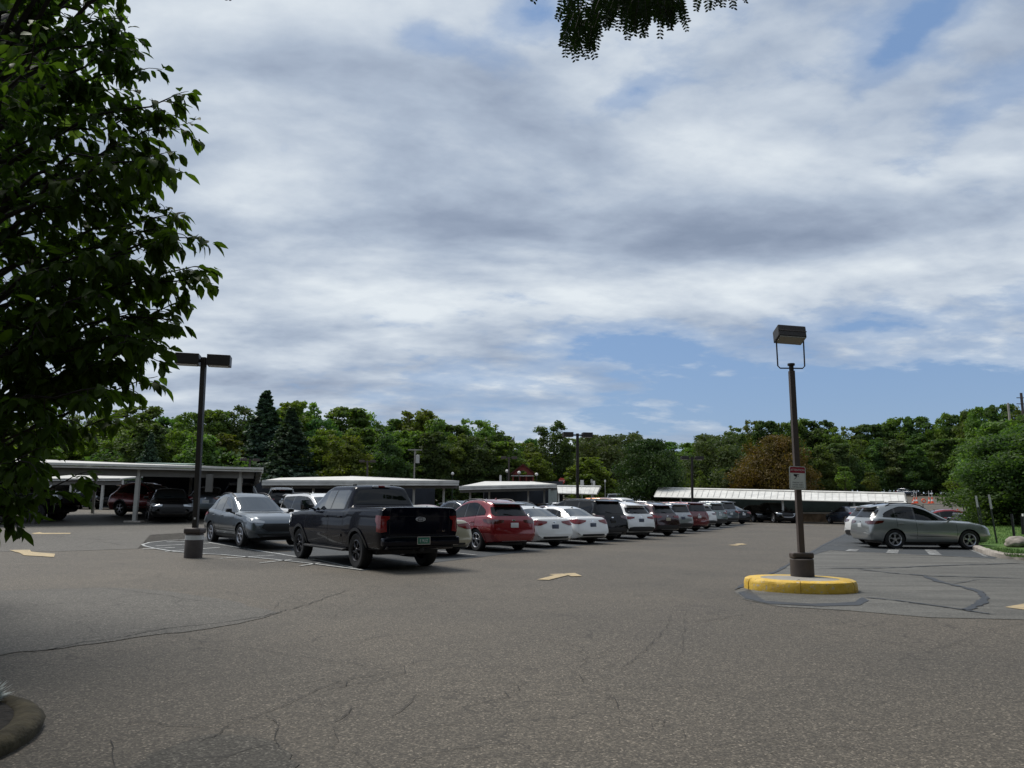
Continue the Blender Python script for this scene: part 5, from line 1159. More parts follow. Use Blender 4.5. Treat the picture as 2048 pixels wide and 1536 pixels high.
MB().box(at(2048, 1030, 29.9) , (.12, .1, .10)).build('post_light', WBAND, label='small white light box on the black post at the right edge', cat='light')
# chain fence
CF = pmat('fence_wire', (.06, .065, .06), .5, .3)
fc = empty('fence', at(1850, 1040, 50), 'thin low rail fence running across the far lot behind the silver green suv', 'fence')
cp_build(fc, 'rail', CF, lambda m: m.tube([at(1842, 1008, 50), at(1904, 1008.5, 48), at(1960, 1009.5, 46)], .02, 5))
for px, py, Y in ((1904, 1039, 48), (1846, 1037, 50), (1962, 1041, 46)):
    cp_build(fc, 'fence_post', CF, lambda m: m.tube([at(px, py, Y), at(px, 1008.5, Y)], .03, 6))
# cones
ORG = pmat('cone_orange', (.75, .10, .03), .5); CWH = pmat('cone_white', (.75, .72, .68), .5)
def cone(px, py, Y, label, h=.9, pole=False, grp='traffic cones in the far lot'):
    b = at(px, py, Y); b.z = max(b.z, gz(b.x, Y)); r = empty('traffic_cone', b, label, 'traffic cone', grp)
    MB().box((0, 0, .03), (h * .55, h * .55, .05)).build('base', ORG, r); MB().lathe([(h * .20, .05), (h * .05, h), (0, h)], 16).build('cone', ORG, r, True)
    MB().lathe([(h * .155, h * .35), (h * .115, h * .60)], 16, Matrix.Diagonal((1.04, 1.04, 1, 1))).build('white_band', CWH, r, True)
    if pole: MB().tube([(.0, 0, h * .9), (.02, 0, h + 1.0)], .035, 6).build('marker_pole', CWH, r)
cone(1829, 1007, 117, 'left orange cone of the pair with tall white pole', 1.0, True); cone(1834, 1007, 118, 'right orange cone of the left pair with pole', 1.0, True)
cone(1859, 1007, 117, 'left orange cone of the right pair with tall pole', 1.0, True); cone(1865, 1006.5, 118, 'right orange cone of the right pair with tall pole', 1.0, True)
cone(1917, 1041, 49, 'orange and white cone just beyond the silver green suv hood', .75); cone(1826, 1009, 112, 'small orange cone nearest the end of the ribbed carport', .8)
tb = at(1847, 1004.5, 115); MB().lathe([(.28, 0), (.36, .08), (.28, .16), (.2, .08), (.28, 0)], 20, Matrix.Rotation(R_(75), 4, 'X')).build('tyre_ring', ORG, smooth=True, label='orange and white ring lying between the pairs of cones', cat='barrier ring').location = tb + Vector((0, 0, .2))
LIME = pmat('lime_plastic', (.16, .52, .06), .5)
def bin_(px, Y, label, py=None):
    b = at(px, 1000, Y); b.z = gz(b.x, Y); r = empty('trash_bin', b, label, 'trash bin', 'lime green bins in the far lot')
    MB().lathe([(0, 0), (.30, 0), (.40, 1.05), (.44, 1.05), (.44, 1.15), (0, 1.18)], 20).build('bin', LIME, r, True)
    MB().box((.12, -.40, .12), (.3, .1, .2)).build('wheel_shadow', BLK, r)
bin_(1931, 131, 'lime green bin under the small tree at the far right'); bin_(1149, 110, 'lime green bin beside the middle lamp post'); bin_(1484, 128, 'lime green bin at the left of the sign under the brown tree')
# utility truck at right behind tree
ut = at(1936, 1030, 42); vb = empty('utility_trailer', (ut.x, 42, gz(ut.x, 42)), 'grey utility box with white front half hidden by the near tree', 'trailer')
MB().bbox((.2, 0, .95), (1.5, 1.2, .60), .06).build('box', pmat('trailer_grey', (.08, .09, .10), .5), vb); MB().bbox((-.35, -.62, 1.15), (.45, .06, .26), .02).build('front_panel', WBAND, vb); MB().bbox((.3, -.62, 1.1), (.7, .05, .4), .02).build('window', GLS, vb)
for xx in (-.3, .6): MB().lathe([(.05, -.09), (.3, -.09), (.32, 0), (.3, .09), (.05, .09)], 20, Matrix.Translation((xx, -.5, .32)) @ Matrix.Rotation(R_(90), 4, 'X')).build('wheel', RUB, vb, True)
q = at(1980, 1046, 44); kerb('concrete_edge', [(at(1842, 1000, 46).x, 46), (at(1900, 1000, 45).x, 45), (at(1960, 1000, 43).x, 43.5), (at(2048, 1000, 41).x, 42), (40, 41)], .3, .30, pmat('pale_concrete', (.48, .46, .42), .9, var=.15), kind='structure')
# red playhouse, flag, globes, stop sign
RW = pmat('red_wood', (.20, .035, .028), .7, var=.15); RDK = pmat('dark_red_wood', (.09, .02, .018), .8)
Yp = 88; xl, xr = at(1026, 960, Yp).x, at(1066, 960, Yp).x; zt_ = at(1044, 929, Yp).z; ze = at(1044, 947, Yp).z; zb_ = gz(xl, Yp); xm = (xl + xr) / 2
ph = empty('playhouse', (xm, Yp, zb_), 'red wooden playhouse with gabled roof and arched opening', 'playhouse'); hw_ = (xr - xl) / 2
def gable(m):
    n = 12; rA = hw_ * .42; zc_ = ze - .15; arc = [(xm + rA * math.cos(t), zc_ + rA * math.sin(t)) for t in np.linspace(0, math.pi, n)]
    outer = [(xr, ze - .15), (xr, ze), (xm, zt_), (xl, ze), (xl, ze - .15)]
    m.prism([(x, z) for x, z in outer + [(arc[-1][0], zc_)] + arc[::-1][1:]], Matrix.Translation((0, Yp, 0)) @ Matrix.Rotation(R_(90), 4, 'X'), .12)
cp_build(ph, 'gable', RW, gable)
cp_build(ph, 'roof', RDK, lambda m: [slab(m, [(xm, Yp - .5, zt_ + .06), (xx, Yp - .5, ze - .02), (xx, Yp + 3, ze - .02), (xm, Yp + 3, zt_ + .06)], .10) for xx in (xl - .3, xr + .3)])
for k in range(4): cp_build(ph, 'post', RW, lambda m: m.box((lerp(xl, xr, k / 3), Yp - .1, (ze - .15 + zb_) / 2), (.16, .16, ze - .15 - zb_)))
cp_build(ph, 'rail', WMET2, lambda m: m.box((xm - .1, Yp - .3, ze - .28), (hw_ * 2 + .3, .08, .10)))
cp_build(ph, 'back_wall', RDK, lambda m: m.box((xm, Yp + 2.8, (ze + zb_) / 2), (hw_ * 2, .1, ze - zb_)))
ft = at(1030, 872, 150); fp_ = at(1018.5, 903, 150); fr = empty('flagpole', (fp_.x, 150, gz(fp_.x, 150)), 'tall thin flagpole rising above the trees beside the lamp', 'flagpole'); hh_ = ft.z - fr.location.z
MB().tube([(0, 0, 0), (1.0, 0, hh_)], [.09, .05], 6).build('pole', WMET2, fr)
FS = MB(); n = 8; fw_, fh_ = 1.7, 3.0
for i in range(n + 1):
    for j in range(7): FS.v.append((1.0 - fw_ * i / n * .9, .25 * math.sin(i * .9), hh_ - fh_ * .45 * j / 6 - 1.7 * (i / n) ** .8))
for i in range(n):
    for j in range(6): a = i * 7 + j; FS.f.append((a, a + 7, a + 8, a + 1)); FS.mi.append(2 if (i < 3 and j < 3) else (0 if j % 2 == 0 else 1))
FS.build('flag', [pmat('flag_red', (.45, .08, .07), .7), pmat('flag_white', (.6, .58, .56), .7), pmat('flag_blue', (.04, .06, .14), .7)], label='striped red and white flag with a blue canton flying above the trees', cat='flag').location = fr.location + Vector((.04, -.05, 0))
def globe(px, py, Y, label):
    t = at(px, py, Y); g0 = gz(t.x, Y); r = empty('globe_lamp', (t.x, Y, g0), label, 'garden lamp', 'white globe lamps by the far path')
    MB().tube([(0, 0, 0), (0, 0, t.z - g0)], .05, 6).build('pole', DPOST, r); bm = bmesh.new(); bmesh.ops.create_uvsphere(bm, u_segments=12, v_segments=8, radius=.19); mb = MB(); mb.add([v.co + Vector((0, 0, t.z - g0 + .15)) for v in bm.verts], [[v.index for v in f.verts] for f in bm.faces]); bm.free(); mb.build('globe', CWH, r, True)
globe(707, 947, 86, 'white globe lamp left of the small distant lamp'); globe(905, 950, 86, 'white globe lamp above the right end of the second carport')
globe(1073, 951.5, 86, 'white globe lamp right of the red playhouse'); globe(1014, 945, 86, 'white globe lamp on the left of the playhouse'); globe(1038, 948, 85, 'white globe lamp in front of the playhouse arch')
def signp(px, py, Y, w_, h_, mat, label, cat='sign', oct_=False):
    t = at(px, py, Y); g0 = gz(t.x, Y); r = empty('road_sign', (t.x, Y, g0), label, cat)
    MB().tube([(0, 0, 0), (0, 0, t.z - g0)], .035, 6).build('post', ALU, r); M = xform((0, -.05, t.z - g0), (0, -1, 0))
    poly = [(w_ / 2 / math.cos(R_(22.5)) * math.cos(R_(22.5 + 45 * k)), w_ / 2 / math.cos(R_(22.5)) * math.sin(R_(22.5 + 45 * k))) for k in range(8)] if oct_ else rrect(w_, h_, .03, 2)
    p_ = MB().prism(poly, M, .02).build('sign_plate', mat, r)
    if oct_: text_mesh('STOP', .26, 'lettering', CWH, p_, M @ Matrix.Translation((0, 0, .024)), .002)
    return r
signp(1123.5, 962, 88, .72, .72, pmat('stop_red', (.45, .05, .04), .5), 'red octagonal stop sign above the wide carport roof', 'stop sign', True)
b_ = signp(1164, 968, 90, .42, .95, CWH, 'white sign board standing right of the middle lamp post')
signp(1183, 962, 92, .22, .45, ALU, 'small grey sign near the willow'); signp(1187.5, 966, 92, .30, .55, CWH, 'small white sign right of the small grey sign'); signp(1210, 962, 94, .2, .3, CWH, 'tiny pale sign by the round dark tree')
signp(1001, 957, 88, .25, .8, CWH, 'narrow white sign left of the playhouse')
def upole(px, ytop, Y, label, w0=.15, arms=(), mat=None, slant=0):
    t = at(px, ytop, Y); g0 = gz(t.x, Y); r = empty('utility_pole', (t.x, Y, g0), label, 'utility pole'); MB().tube([(slant, 0, 0), (0, 0, t.z - g0)], [w0, w0 * .7], 8).build('pole', mat or pmat('pole_wood', (.30, .28, .25), .8, var=.2), r, True)
    for dz_, l_ in arms: MB().box((0, 0, t.z - g0 - dz_), (l_, .12, .12)).build('crossarm', mat or MATS['pole_wood'], r)
    return r, t.z - g0
upole(418, 868, 80, 'pale utility pole right of the left lamp post', .14, ((1.0, 1.2), (2.6, .5)))
r_, h_ = upole(830, 898, 84, 'thin wooden pole with a transformer before the tall trees', .10, ((.1, 1.6),)); MB().lathe([(0, 0), (.22, 0), (.22, .9), (0, .95)], 14, Matrix.Translation((.35, -.2, h_ - 1.6))).build('transformer', WMET2, r_, True)
upole(2042, 786, 120, 'dark utility pole rising above the trees at the right edge', .28, ((.8, 1.6), (1.8, 1.8)), pmat('pole_dark', (.06, .05, .045), .8)); upole(2016, 806, 125, 'grey utility pole standing among the trees at right', .24, (), pmat('pole_wood', (.30, .28, .25), .8))
# ------------------------------------------------------------------ trees
def leafmat(name, dark, mid, light, trans=.35, hue=.0):
    m = bpy.data.materials.new(name); m.use_nodes = True; t = m.node_tree; b = t.nodes['Principled BSDF']; out = t.nodes['Material Output']
    ge = N(t, 'ShaderNodeNewGeometry'); oi = N(t, 'ShaderNodeObjectInfo')
    c = RAMP(t, ge.outputs['Random Per Island'], [(0., dark), (.5, mid), (1., light)])
    o = N(t, 'ShaderNodeTexCoord').outputs['Object']
    c = MIX(t, RAMP(t, NOISE(t, o, .35, 3, .5), [(.40, 0.), (.62, .6)]), c, tuple(k * q for k, q in zip(mid, (1.5, 1.15, .8))))
    hs = N(t, 'ShaderNodeHueSaturation'); L(t, c, hs.inputs['Color'])
    L(t, MT(t, 'ADD', MT(t, 'MULTIPLY', oi.outputs['Random'], .05), .475), hs.inputs['Hue']); L(t, MT(t, 'ADD', MT(t, 'MULTIPLY', oi.outputs['Random'], .6), .70), hs.inputs['Value'])
    L(t, hs.outputs[0], b.inputs['Base Color']); b.inputs['Roughness'].default_value = .6; b.inputs['Specular IOR Level'].default_value = .25
    tr = N(t, 'ShaderNodeBsdfTranslucent'); L(t, MIX(t, 1.0, hs.outputs[0], (1.3, 1.5, .5), 'MULTIPLY'), tr.inputs[0])
    mx = N(t, 'ShaderNodeMixShader'); mx.inputs[0].default_value = trans; L(t, b.outputs[0], mx.inputs[1]); L(t, tr.outputs[0], mx.inputs[2]); L(t, mx.outputs[0], out.inputs['Surface']); return m
LF = leafmat('foliage_green', (.054, .098, .026), (.088, .150, .038), (.14, .205, .055), .45)
LFD = leafmat('foliage_dark_green', (.038, .076, .028), (.060, .112, .038), (.092, .150, .048), .45)
LFY = leafmat('foliage_yellow_green', (.060, .095, .016), (.095, .14, .026), (.15, .19, .04), .42)
LFB = leafmat('foliage_rust', (.060, .050, .014), (.105, .080, .022), (.15, .115, .032))
LFC = leafmat('foliage_conifer', (.026, .052, .034), (.042, .078, .050), (.066, .108, .068), .2)
BARK = pmat('bark', (.060, .050, .042), .9, var=.4, vscale=6, bump=.5)
def leafquads(rs, C, Nn, size, droop=None):
    """flat leaf clumps: C centres, Nn outward normals"""
    n = len(C); r = rs.normal(size=(n, 3)); nr = Nn + r * .75; nr /= np.linalg.norm(nr, axis=1)[:, None]
    t = np.cross(nr, rs.normal(size=(n, 3))); t /= np.linalg.norm(t, axis=1)[:, None]; b = np.cross(nr, t)
    s = size * rs.uniform(.55, 1.35, (n, 1)); k = rs.uniform(.45, .9, (n, 1))
    if droop: b = b * .4 + np.array([0, 0, -1.0]) * droop; 
    V = np.stack([C - t * s * .5, C - b * s * k * .45 + t * s * .1, C + t * s * .55, C + b * s * k * .5 - t * s * .1], 1); return V.reshape(-1, 3)
def foliage_mesh(name, V, mat):
    n = len(V) // 4; me = bpy.data.meshes.new(name); me.vertices.add(len(V)); me.vertices.foreach_set('co', V.astype(np.float32).ravel())
    me.loops.add(n * 4); me.loops.foreach_set('vertex_index', np.arange(n * 4, dtype=np.int32)); me.polygons.add(n); me.polygons.foreach_set('loop_start', np.arange(n, dtype=np.int32) * 4)
    me.update(calc_edges=True); me.materials.append(mat); return me
def make_tree(kind, seed, h=14.0, w=9.0, nleaf=9000, leaf=.42, mat=LF, base=.12, lobes=34, name='tree'):
    rs = np.random.RandomState(seed); trunk_h = h * base; V = []
    if kind == 'conifer':
        nt_ = 42; C = []; Nn = []
        for k in range(nt_):
            f = (k / nt_) ** .85; z = lerp(h * .06, h * .985, f); R = w / 2 * (1 - f) ** .9 * rs.uniform(.82, 1.12) + .12; nb = int(5 + 11 * (1 - f))
            for j in range(nb):
                a = rs.uniform(0, 6.283); Rb = R * rs.uniform(.7, 1.1); cnt = max(6, int(nleaf / nt_ / nb * 1.2)); u = rs.uniform(.05, 1, cnt) ** .7; sp = .16 * Rb * (1.1 - u)
                C.append(np.stack([np.cos(a) * u * Rb + rs.normal(size=cnt) * sp, np.sin(a) * u * Rb + rs.normal(size=cnt) * sp, z - u * Rb * .20 + (u ** 3) * Rb * .12 + rs.normal(size=cnt) * .07 * (1 + Rb * .2)], 1)); Nn.append(np.tile([0, 0, .8], (cnt, 1)) + np.array([np.cos(a), np.sin(a), 0]) * .4)
        C = np.concatenate(C); Nn = np.concatenate(Nn); V = leafquads(rs, C, Nn, leaf)
    else:
        C = []; Nn = []; LB = []
        for k in range(lobes):
            f = rs.uniform(0, 1); z = trunk_h + (h - trunk_h) * f
            prof = {'round': math.sin(math.pi * min(.98, f * .80 + .20)) ** .6, 'oval': math.sin(math.pi * min(.98, f * .72 + .20)) ** .75, 'tall': .25 + .75 * math.sin(math.pi * (f * .7 + .2)) ** 1.2, 'spread': .35 + .65 * math.sin(math.pi * min(.95, f * .6 + .35)), 'willow': math.sin(math.pi * min(.98, f * .62 + .34)) ** .5}[kind]
            Rm = w / 2 * prof; r = Rm * rs.uniform(.25, 1) ** .5 * .82; a = rs.uniform(0, 6.283); lr = w * rs.uniform(.085, .17) * (1.1 - .45 * f)
            LB.append((np.array([r * math.cos(a), r * math.sin(a), min(z, h - lr * .7)]), lr))
        tot = sum(l[1] ** 2 for l in LB)
        for c, lr in LB:
            cnt = int(nleaf * lr * lr / tot); d = rs.normal(size=(cnt, 3)); d /= np.linalg.norm(d, axis=1)[:, None]
            rad = lr * rs.uniform(.25, 1.25, (cnt, 1)) ** .7; sc = np.array([1.15, 1.15, .78])
            # ragged: leaves gather in sub-clumps
            q = rs.normal(size=(max(3, cnt // 26), 3)); q /= np.linalg.norm(q, axis=1)[:, None]; idx = rs.randint(0, len(q), cnt); d = d * .7 + q[idx]; d /= np.linalg.norm(d, axis=1)[:, None]
            P = c + d * rad * sc
            if kind == 'willow':
                m_ = rs.uniform(0, 1, cnt) < .75; P[m_, 2] -= rs.uniform(0, 1, m_.sum()) ** 1.2 * h * .28
            C.append(P); Nn.append(d)
        nf = nleaf // 3; d = rs.normal(size=(nf, 3)); d /= np.linalg.norm(d, axis=1)[:, None]; pf = d * rs.uniform(.2, 1, (nf, 1)) ** .5 * np.array([w * .36, w * .36, (h - trunk_h) * .44]) + np.array([0, 0, trunk_h + (h - trunk_h) * .46])
        if kind != 'willow': C.append(pf); Nn.append(d)
        C = np.concatenate(C); Nn = np.concatenate(Nn); C[:, 2] = np.maximum(C[:, 2], h * .03); V = leafquads(rs, C, Nn, leaf, .9 if kind == 'willow' else None)
    crown = foliage_mesh('crown', V, mat)
    tb = MB(); R0 = h * .016 + .05
    tb.tube([(0, 0, -.3), (0, 0, h * .02), (rs.uniform(-.1, .1), 0, h * .3), (rs.uniform(-.2, .2), rs.uniform(-.2, .2), h * .62), (0, 0, h * .84)], [R0 * 1.4, R0, R0 * .75, R0 * .45, R0 * .08], 8)
    if kind != 'conifer':
        for k in range(9):
            c, lr = LB[rs.randint(len(LB))]; z0 = h * rs.uniform(.15, .5); z0 = min(z0, c[2] * .8); tb.tube([(0, 0, z0), tuple(c * np.array([.45, .45, 1]) * [1, 1, .5] + np.array([0, 0, z0 * .5])), tuple(c)], [R0 * .5, R0 * .3, R0 * .08], 6)
    me = bpy.data.meshes.new('trunk'); me.from_pydata(tb.v, [], tb.f); me.materials.append(BARK); me.polygons.foreach_set('use_smooth', [True] * len(me.polygons))
    return crown, me
def plant_tree(meshes, x, y, s, rz, label, cat='tree', group=None, name='tree', sx=1.0, z=None, mat=None):
    r = empty(name, (x, y, gz(x, y) if z is None else z), label, cat, group, rz); r.scale = (s * sx, s * sx, s)
    c = bpy.data.objects.new('crown', meshes[0]); COL.objects.link(c); c.parent = r
    t = bpy.data.objects.new('trunk', meshes[1]); COL.objects.link(t); t.parent = r
    if mat: c.material_slots[0].link = 'OBJECT'; c.material_slots[0].material = mat
    return r
TM = [make_tree('oval', 11, nleaf=20000, lobes=60), make_tree('round', 12, nleaf=21000, w=10.5, lobes=70), make_tree('tall', 13, nleaf=17000, w=8, lobes=50), make_tree('spread', 14, nleaf=19000, w=10, lobes=64), make_tree('oval', 15, nleaf=18000, w=9, lobes=54, leaf=.36), make_tree('tall', 16, nleaf=16000, w=7.5, lobes=46)]
CON = [make_tree('conifer', 21, h=14, w=6.2, nleaf=12000, leaf=.36, mat=LFC), make_tree('conifer', 22, h=14, w=8.0, nleaf=13000, leaf=.36, mat=LFC)]
rt_ = random.Random(31)
def by_top(mesh, px, py, Y, label, name='tree', mat=None, hw=None, group=None, wpx=None, h0=14.0, w0=9.0, cat='tree', zoff=0):
    t = at(px, py, Y); g0 = gz(t.x, Y) + zoff; s = (t.z - g0) / h0; sx = 1.0
    if wpx: sx = (wpx / F * Y) / (w0 * s)
    return plant_tree(mesh, t.x, Y, s, rt_.uniform(0, 6.28), label, cat, group, name, sx, g0, mat)
LMK = [(-150, 'a spot beyond the left picture edge'), (-60, 'the far left carport end'), (0, 'the left edge of the picture'), (75, 'the thickest foreground branches'), (120, 'the white suv front in the carport'), (175, 'the dark carport post'), (222, 'the black suv under the carport'), (272, 'the white carport post'), (320, 'the dark red suv under the carport'), (366, 'the low green roof'), (408, 'the left lamp post'), (440, 'the windscreen of the front facing grey suv'), (476, 'the roof of the grey suv'), (505, 'the half hidden distant lamp'), (534, 'the tall spruce'), (584, 'the broad conifer'), (612, 'the large white suv'), (645, 'the front door of the dark pickup'), (690, 'the rear door of the dark pickup'), (718, 'the first white globe lamp'), (742, 'the small twin lamp'), (770, 'the pickup cab lights'), (800, 'the right side of the pickup cab'), (835, 'the transformer pole'), (870, 'the pale red sedan roof'), (905, 'the second globe lamp'), (930, 'the gap between two flat carports'), (958, 'the roof of the red suv'), (985, 'the rear glass of the red suv'), (1004, 'the narrow white sign'), (1030, 'the flying flag'), (1060, 'the playhouse roof'), (1150, 'the middle lamp post'), (1205, 'the large willow'), (1330, 'the right side of the round dark tree'),
 (1385, 'the lamp before the ribbed carport'), (1412, 'the small pale suv in the row'), (1440, 'the dark grey suv in the row'), (1470, 'the black sedan at the row end'), (1500, 'the left shoulder of the rust brown tree'), (1530, 'the chrome grilled suv'), (1560, 'the top of the rust brown tree'), (1600, 'the signed lamp post'), (1640, 'the right shoulder of the rust brown tree'), (1670, 'the bright green sapling'), (1695, 'the dark blue sedan with the white plate'), (1712, 'the white suv with roof rack'), (1740, 'the bare stemmed sapling'), (1765, 'the side glass of the silver green suv'), (1790, 'the rear wheel of the silver green suv'), (1810, 'the right end of the ribbed carport'), (1828, 'the left pair of cones'), (1862, 'the right pair of cones'), (1885, 'the red sedan beyond the hood'), (1912, 'the small tree by the lime bin'), (1931, 'the lime bin'), (1950, 'the left leaning sign post'), (1975, 'the tallest leaning sign post'), (2002, 'the dense near tree'), (2030, 'the black square post'), (2060, 'the right edge of the picture'), (2110, 'a spot past the right picture edge'), (2150, 'the ground beyond the right edge')]
USED = set()
def tree_label(px, kind, where):
    for q, nm in sorted(LMK, key=lambda l: abs(l[0] - px)):
        d = px - q; s_ = '%s %s %s' % (kind, 'above' if abs(d) < 9 else ('left of' if d < 0 else 'right of'), nm)
        if s_ not in USED: USED.add(s_); return s_
GL, GR, GM = 'broadleaf trees of the wood behind the left carports', 'broadleaf trees of the wood beyond the far lot', 'low trees along the foot of the wood'
tl_left = [(-40, 830, 96), (40, 826, 100), (110, 838, 104), (165, 826, 108), (225, 812, 106), (285, 810, 102), (340, 832, 108), (385, 822, 104), (432, 820, 98), (476, 812, 102), (545, 812, 108), (585, 803, 100), (606, 801, 104), (650, 836, 100), (694, 815, 104), (722, 822, 108), (762, 842, 100), (800, 838, 106), (838, 818, 104), (872, 836, 98), (905, 850, 104), (950, 838, 104), (978, 846, 110), (1000, 868, 104)]
for k, (px, py, Y) in enumerate(tl_left):
    m_ = [None, None, LFD, None, LFY, None, LFD][k % 7]
    by_top(TM[k % 6], px, py + 3, Y, tree_label(px, {2: 'tall dark green wood tree', 6: 'tall dark green wood tree', 4: 'tall yellow green wood tree'}.get(k % 7, 'tall green wood tree'), 0), group=GL, mat=m_, wpx=rt_.uniform(105, 145), w0=[9, 10.5, 8, 10, 9, 7.5][k % 6])
low_left = [(-60, 870, 80, LFD), (30, 868, 82, None), (105, 880, 82, LFY), (180, 866, 84, LFY), (245, 858, 84, None), (300, 850, 80, LFD), (360, 862, 84, LFY), (405, 870, 80, None), (450, 868, 82, LFY), (655, 856, 84, LFY), (690, 872, 82, LFY), (720, 858, 88, None), (770, 868, 86, LFD), (815, 862, 90, None), (862, 866, 88, LFD), (912, 868, 90, None), (958, 872, 90, LFD), (1000, 886, 92, None)]
for k, (px, py, Y, m_) in enumerate(low_left):
    by_top(TM[(k * 5 + 1) % 6], px, py, Y, tree_label(px, {id(LFY): 'lower yellow green tree', id(LFD): 'lower dark green tree'}.get(id(m_), 'lower mid green tree'), 0), group=GM, mat=m_, wpx=rt_.uniform(100, 130), w0=[9, 10.5, 8, 10, 9, 7.5][(k * 5 + 1) % 6])
by_top(CON[0], 534, 777, 84, 'tall narrow blue green spruce rising highest above the left wood', 'spruce_tree', wpx=165, w0=6.2, cat='spruce')
by_top(CON[1], 584, 812, 80, 'broad dark conifer right of the tall spruce', 'conifer_tree', wpx=175, w0=8.0, cat='conifer')
by_top(CON[1], 303, 862, 74, 'rounded dark conifer above the left carport', 'conifer_tree', wpx=90, w0=8.0, cat='conifer')
# middle
for k, (px, py, Y, m_, wp) in enumerate([(1030, 886, 170, None, 90), (1065, 878, 175, LFD, 80), (1010, 880, 165, None, 60), (1060, 886, 165, LFY, 60), (1205, 872, 170, None, 100), (1330, 884, 170, LFD, 90), (1150, 876, 170, None, 90)]):
    by_top(TM[k % 6], px, py, Y, tree_label(px, 'distant hazy tree', 0), group='distant trees in the middle gap', mat=m_, wpx=wp, w0=[9, 10.5, 8, 10, 9, 7.5][k % 6])
by_top(make_tree('tall', 41, nleaf=15000, w=8, leaf=.34, lobes=40, mat=LFD), 1108, 842, 112, 'tall pointed dark green tree just left of the middle lamp post', 'tall_tree', wpx=110, w0=8)
by_top(TM[3], 1075, 905, 108, 'yellow green tree behind the playhouse', mat=LFY, wpx=80, w0=10)
WL = leafmat('foliage_willow', (.040, .065, .022), (.065, .095, .035), (.10, .13, .05), .3)
wm = make_tree('willow', 42, nleaf=20000, w=10, leaf=.45, lobes=30, mat=WL, base=.3)
by_top(wm, 1205, 868, 125, 'large weeping willow left of the round dark tree', 'willow_tree', wpx=150, w0=10, cat='willow')
by_top(wm, 1250, 870, 132, 'second weeping willow directly behind the round dark tree', 'willow_tree', wpx=120, w0=10, cat='willow')
by_top(wm, 1435, 868, 140, 'pale weeping willow between the round dark tree and the brown tree', 'willow_tree', wpx=150, w0=10, cat='willow')
by_top(TM[0], 1180, 915, 104, 'low yellow green tree with a reddish side by the middle lamp post', mat=LFY, wpx=110, w0=9)
by_top(TM[4], 1268, 862, 150, 'thin open crowned tree above the willows', mat=WL, wpx=60, w0=9)
LFR = leafmat('foliage_maple_dark', (.016, .036, .010), (.028, .058, .014), (.048, .085, .020), .25)
rt2 = make_tree('round', 43, h=8, w=9, nleaf=26000, leaf=.24, lobes=60, mat=LFR, base=.22)
t_ = at(1290, 880, 74); g0 = gz(t_.x, 74); plant_tree(rt2, at(1303, 900, 74).x, 74, (t_.z - g0) / 8, .6, 'round dark green tree standing in the lot before the long carport', 'tree', None, 'round_tree', (150 / F * 74) / (9 * (t_.z - g0) / 8), g0)
bt = make_tree('round', 44, h=9, w=12, nleaf=30000, leaf=.26, lobes=64, mat=LFB, base=.10)
t_ = at(1545, 872, 92); g0 = gz(t_.x, 92); plant_tree(bt, t_.x, 92, (t_.z - g0) / 9, 1.2, 'wide rust brown leaved tree behind the signed lamp post', 'tree', None, 'rust_tree', (182 / F * 92) / (12 * (t_.z - g0) / 9), g0)
sm = make_tree('oval', 45, h=5, w=3.4, nleaf=2600, leaf=.22, lobes=16, mat=LFY, base=.30)
for px, py, Y, wp, lab, m_ in ((1402, 942, 96, 36, 'small pale yellow sapling right of the round dark tree', LFY), (1458, 938, 94, 44, 'small rusty sapling at the left foot of the brown tree', WL), (1688, 934, 130, 52, 'small bright green sapling right of the brown tree', None), (1741, 945, 132, 44, 'thin sapling with bare stem in the far lot', None), (1911, 948, 128, 60, 'small green tree on the paved island by the lime bin', LFY), (1380, 948, 100, 30, 'smallest pale sapling beside the lamp post', LFY)):
    by_top(sm, px, py, Y, lab, 'sapling', m_, wpx=wp, h0=5, w0=3.4)
tl_right = [(1380, 884, 165), (1412, 874, 172), (1470, 850, 180), (1505, 840, 185), (1530, 842, 180), (1568, 843, 178), (1600, 836, 182), (1640, 840, 180), (1668, 852, 175), (1700, 852, 180), (1735, 849, 178), (1765, 845, 182), (1795, 834, 180), (1830, 832, 176), (1862, 842, 180), (1882, 826, 172), (1915, 830, 170), (1938, 818, 165), (1968, 812, 160), (2000, 808, 150), (2035, 812, 140), (2075, 806, 135), (2120, 815, 130)]
for k, (px, py, Y) in enumerate(tl_right):
    by_top(TM[(k * 5) % 6], px, py + 2, Y, tree_label(px, ['far green tree', 'far dark green tree', 'far green tree', 'far yellow green tree', 'far dark green tree', 'far green tree'][k % 6], 0), group=GR, mat=[None, LFD, None, LFY, LFD, None][k % 6], wpx=rt_.uniform(70, 100), w0=[9, 10.5, 8, 10, 9, 7.5][(k * 5) % 6])
low_right = [(1390, 925, 150, LFD), (1430, 918, 152, None), (1475, 905, 158, LFD), (1520, 900, 160, None), (1600, 895, 160, LFD), (1640, 892, 158, None), (1675, 888, 160, WL), (1712, 880, 165, None), (1750, 876, 162, LFD), (1790, 880, 160, WL), (1825, 890, 158, LFD), (1860, 885, 160, None), (1890, 880, 158, LFD), (1925, 875, 155, None), (1965, 872, 150, LFD), (2005, 868, 140, None), (2050, 870, 135, LFD)]
for k, (px, py, Y, m_) in enumerate(low_right):
    by_top(TM[(k * 7 + 2) % 6], px, py, Y, tree_label(px, {id(LFD): 'low dark green tree', id(WL): 'low pale green tree'}.get(id(m_), 'low mid green tree'), 0), group='lower trees before the right wood', mat=m_, wpx=rt_.uniform(70, 95), w0=[9, 10.5, 8, 10, 9, 7.5][(k * 7 + 2) % 6])
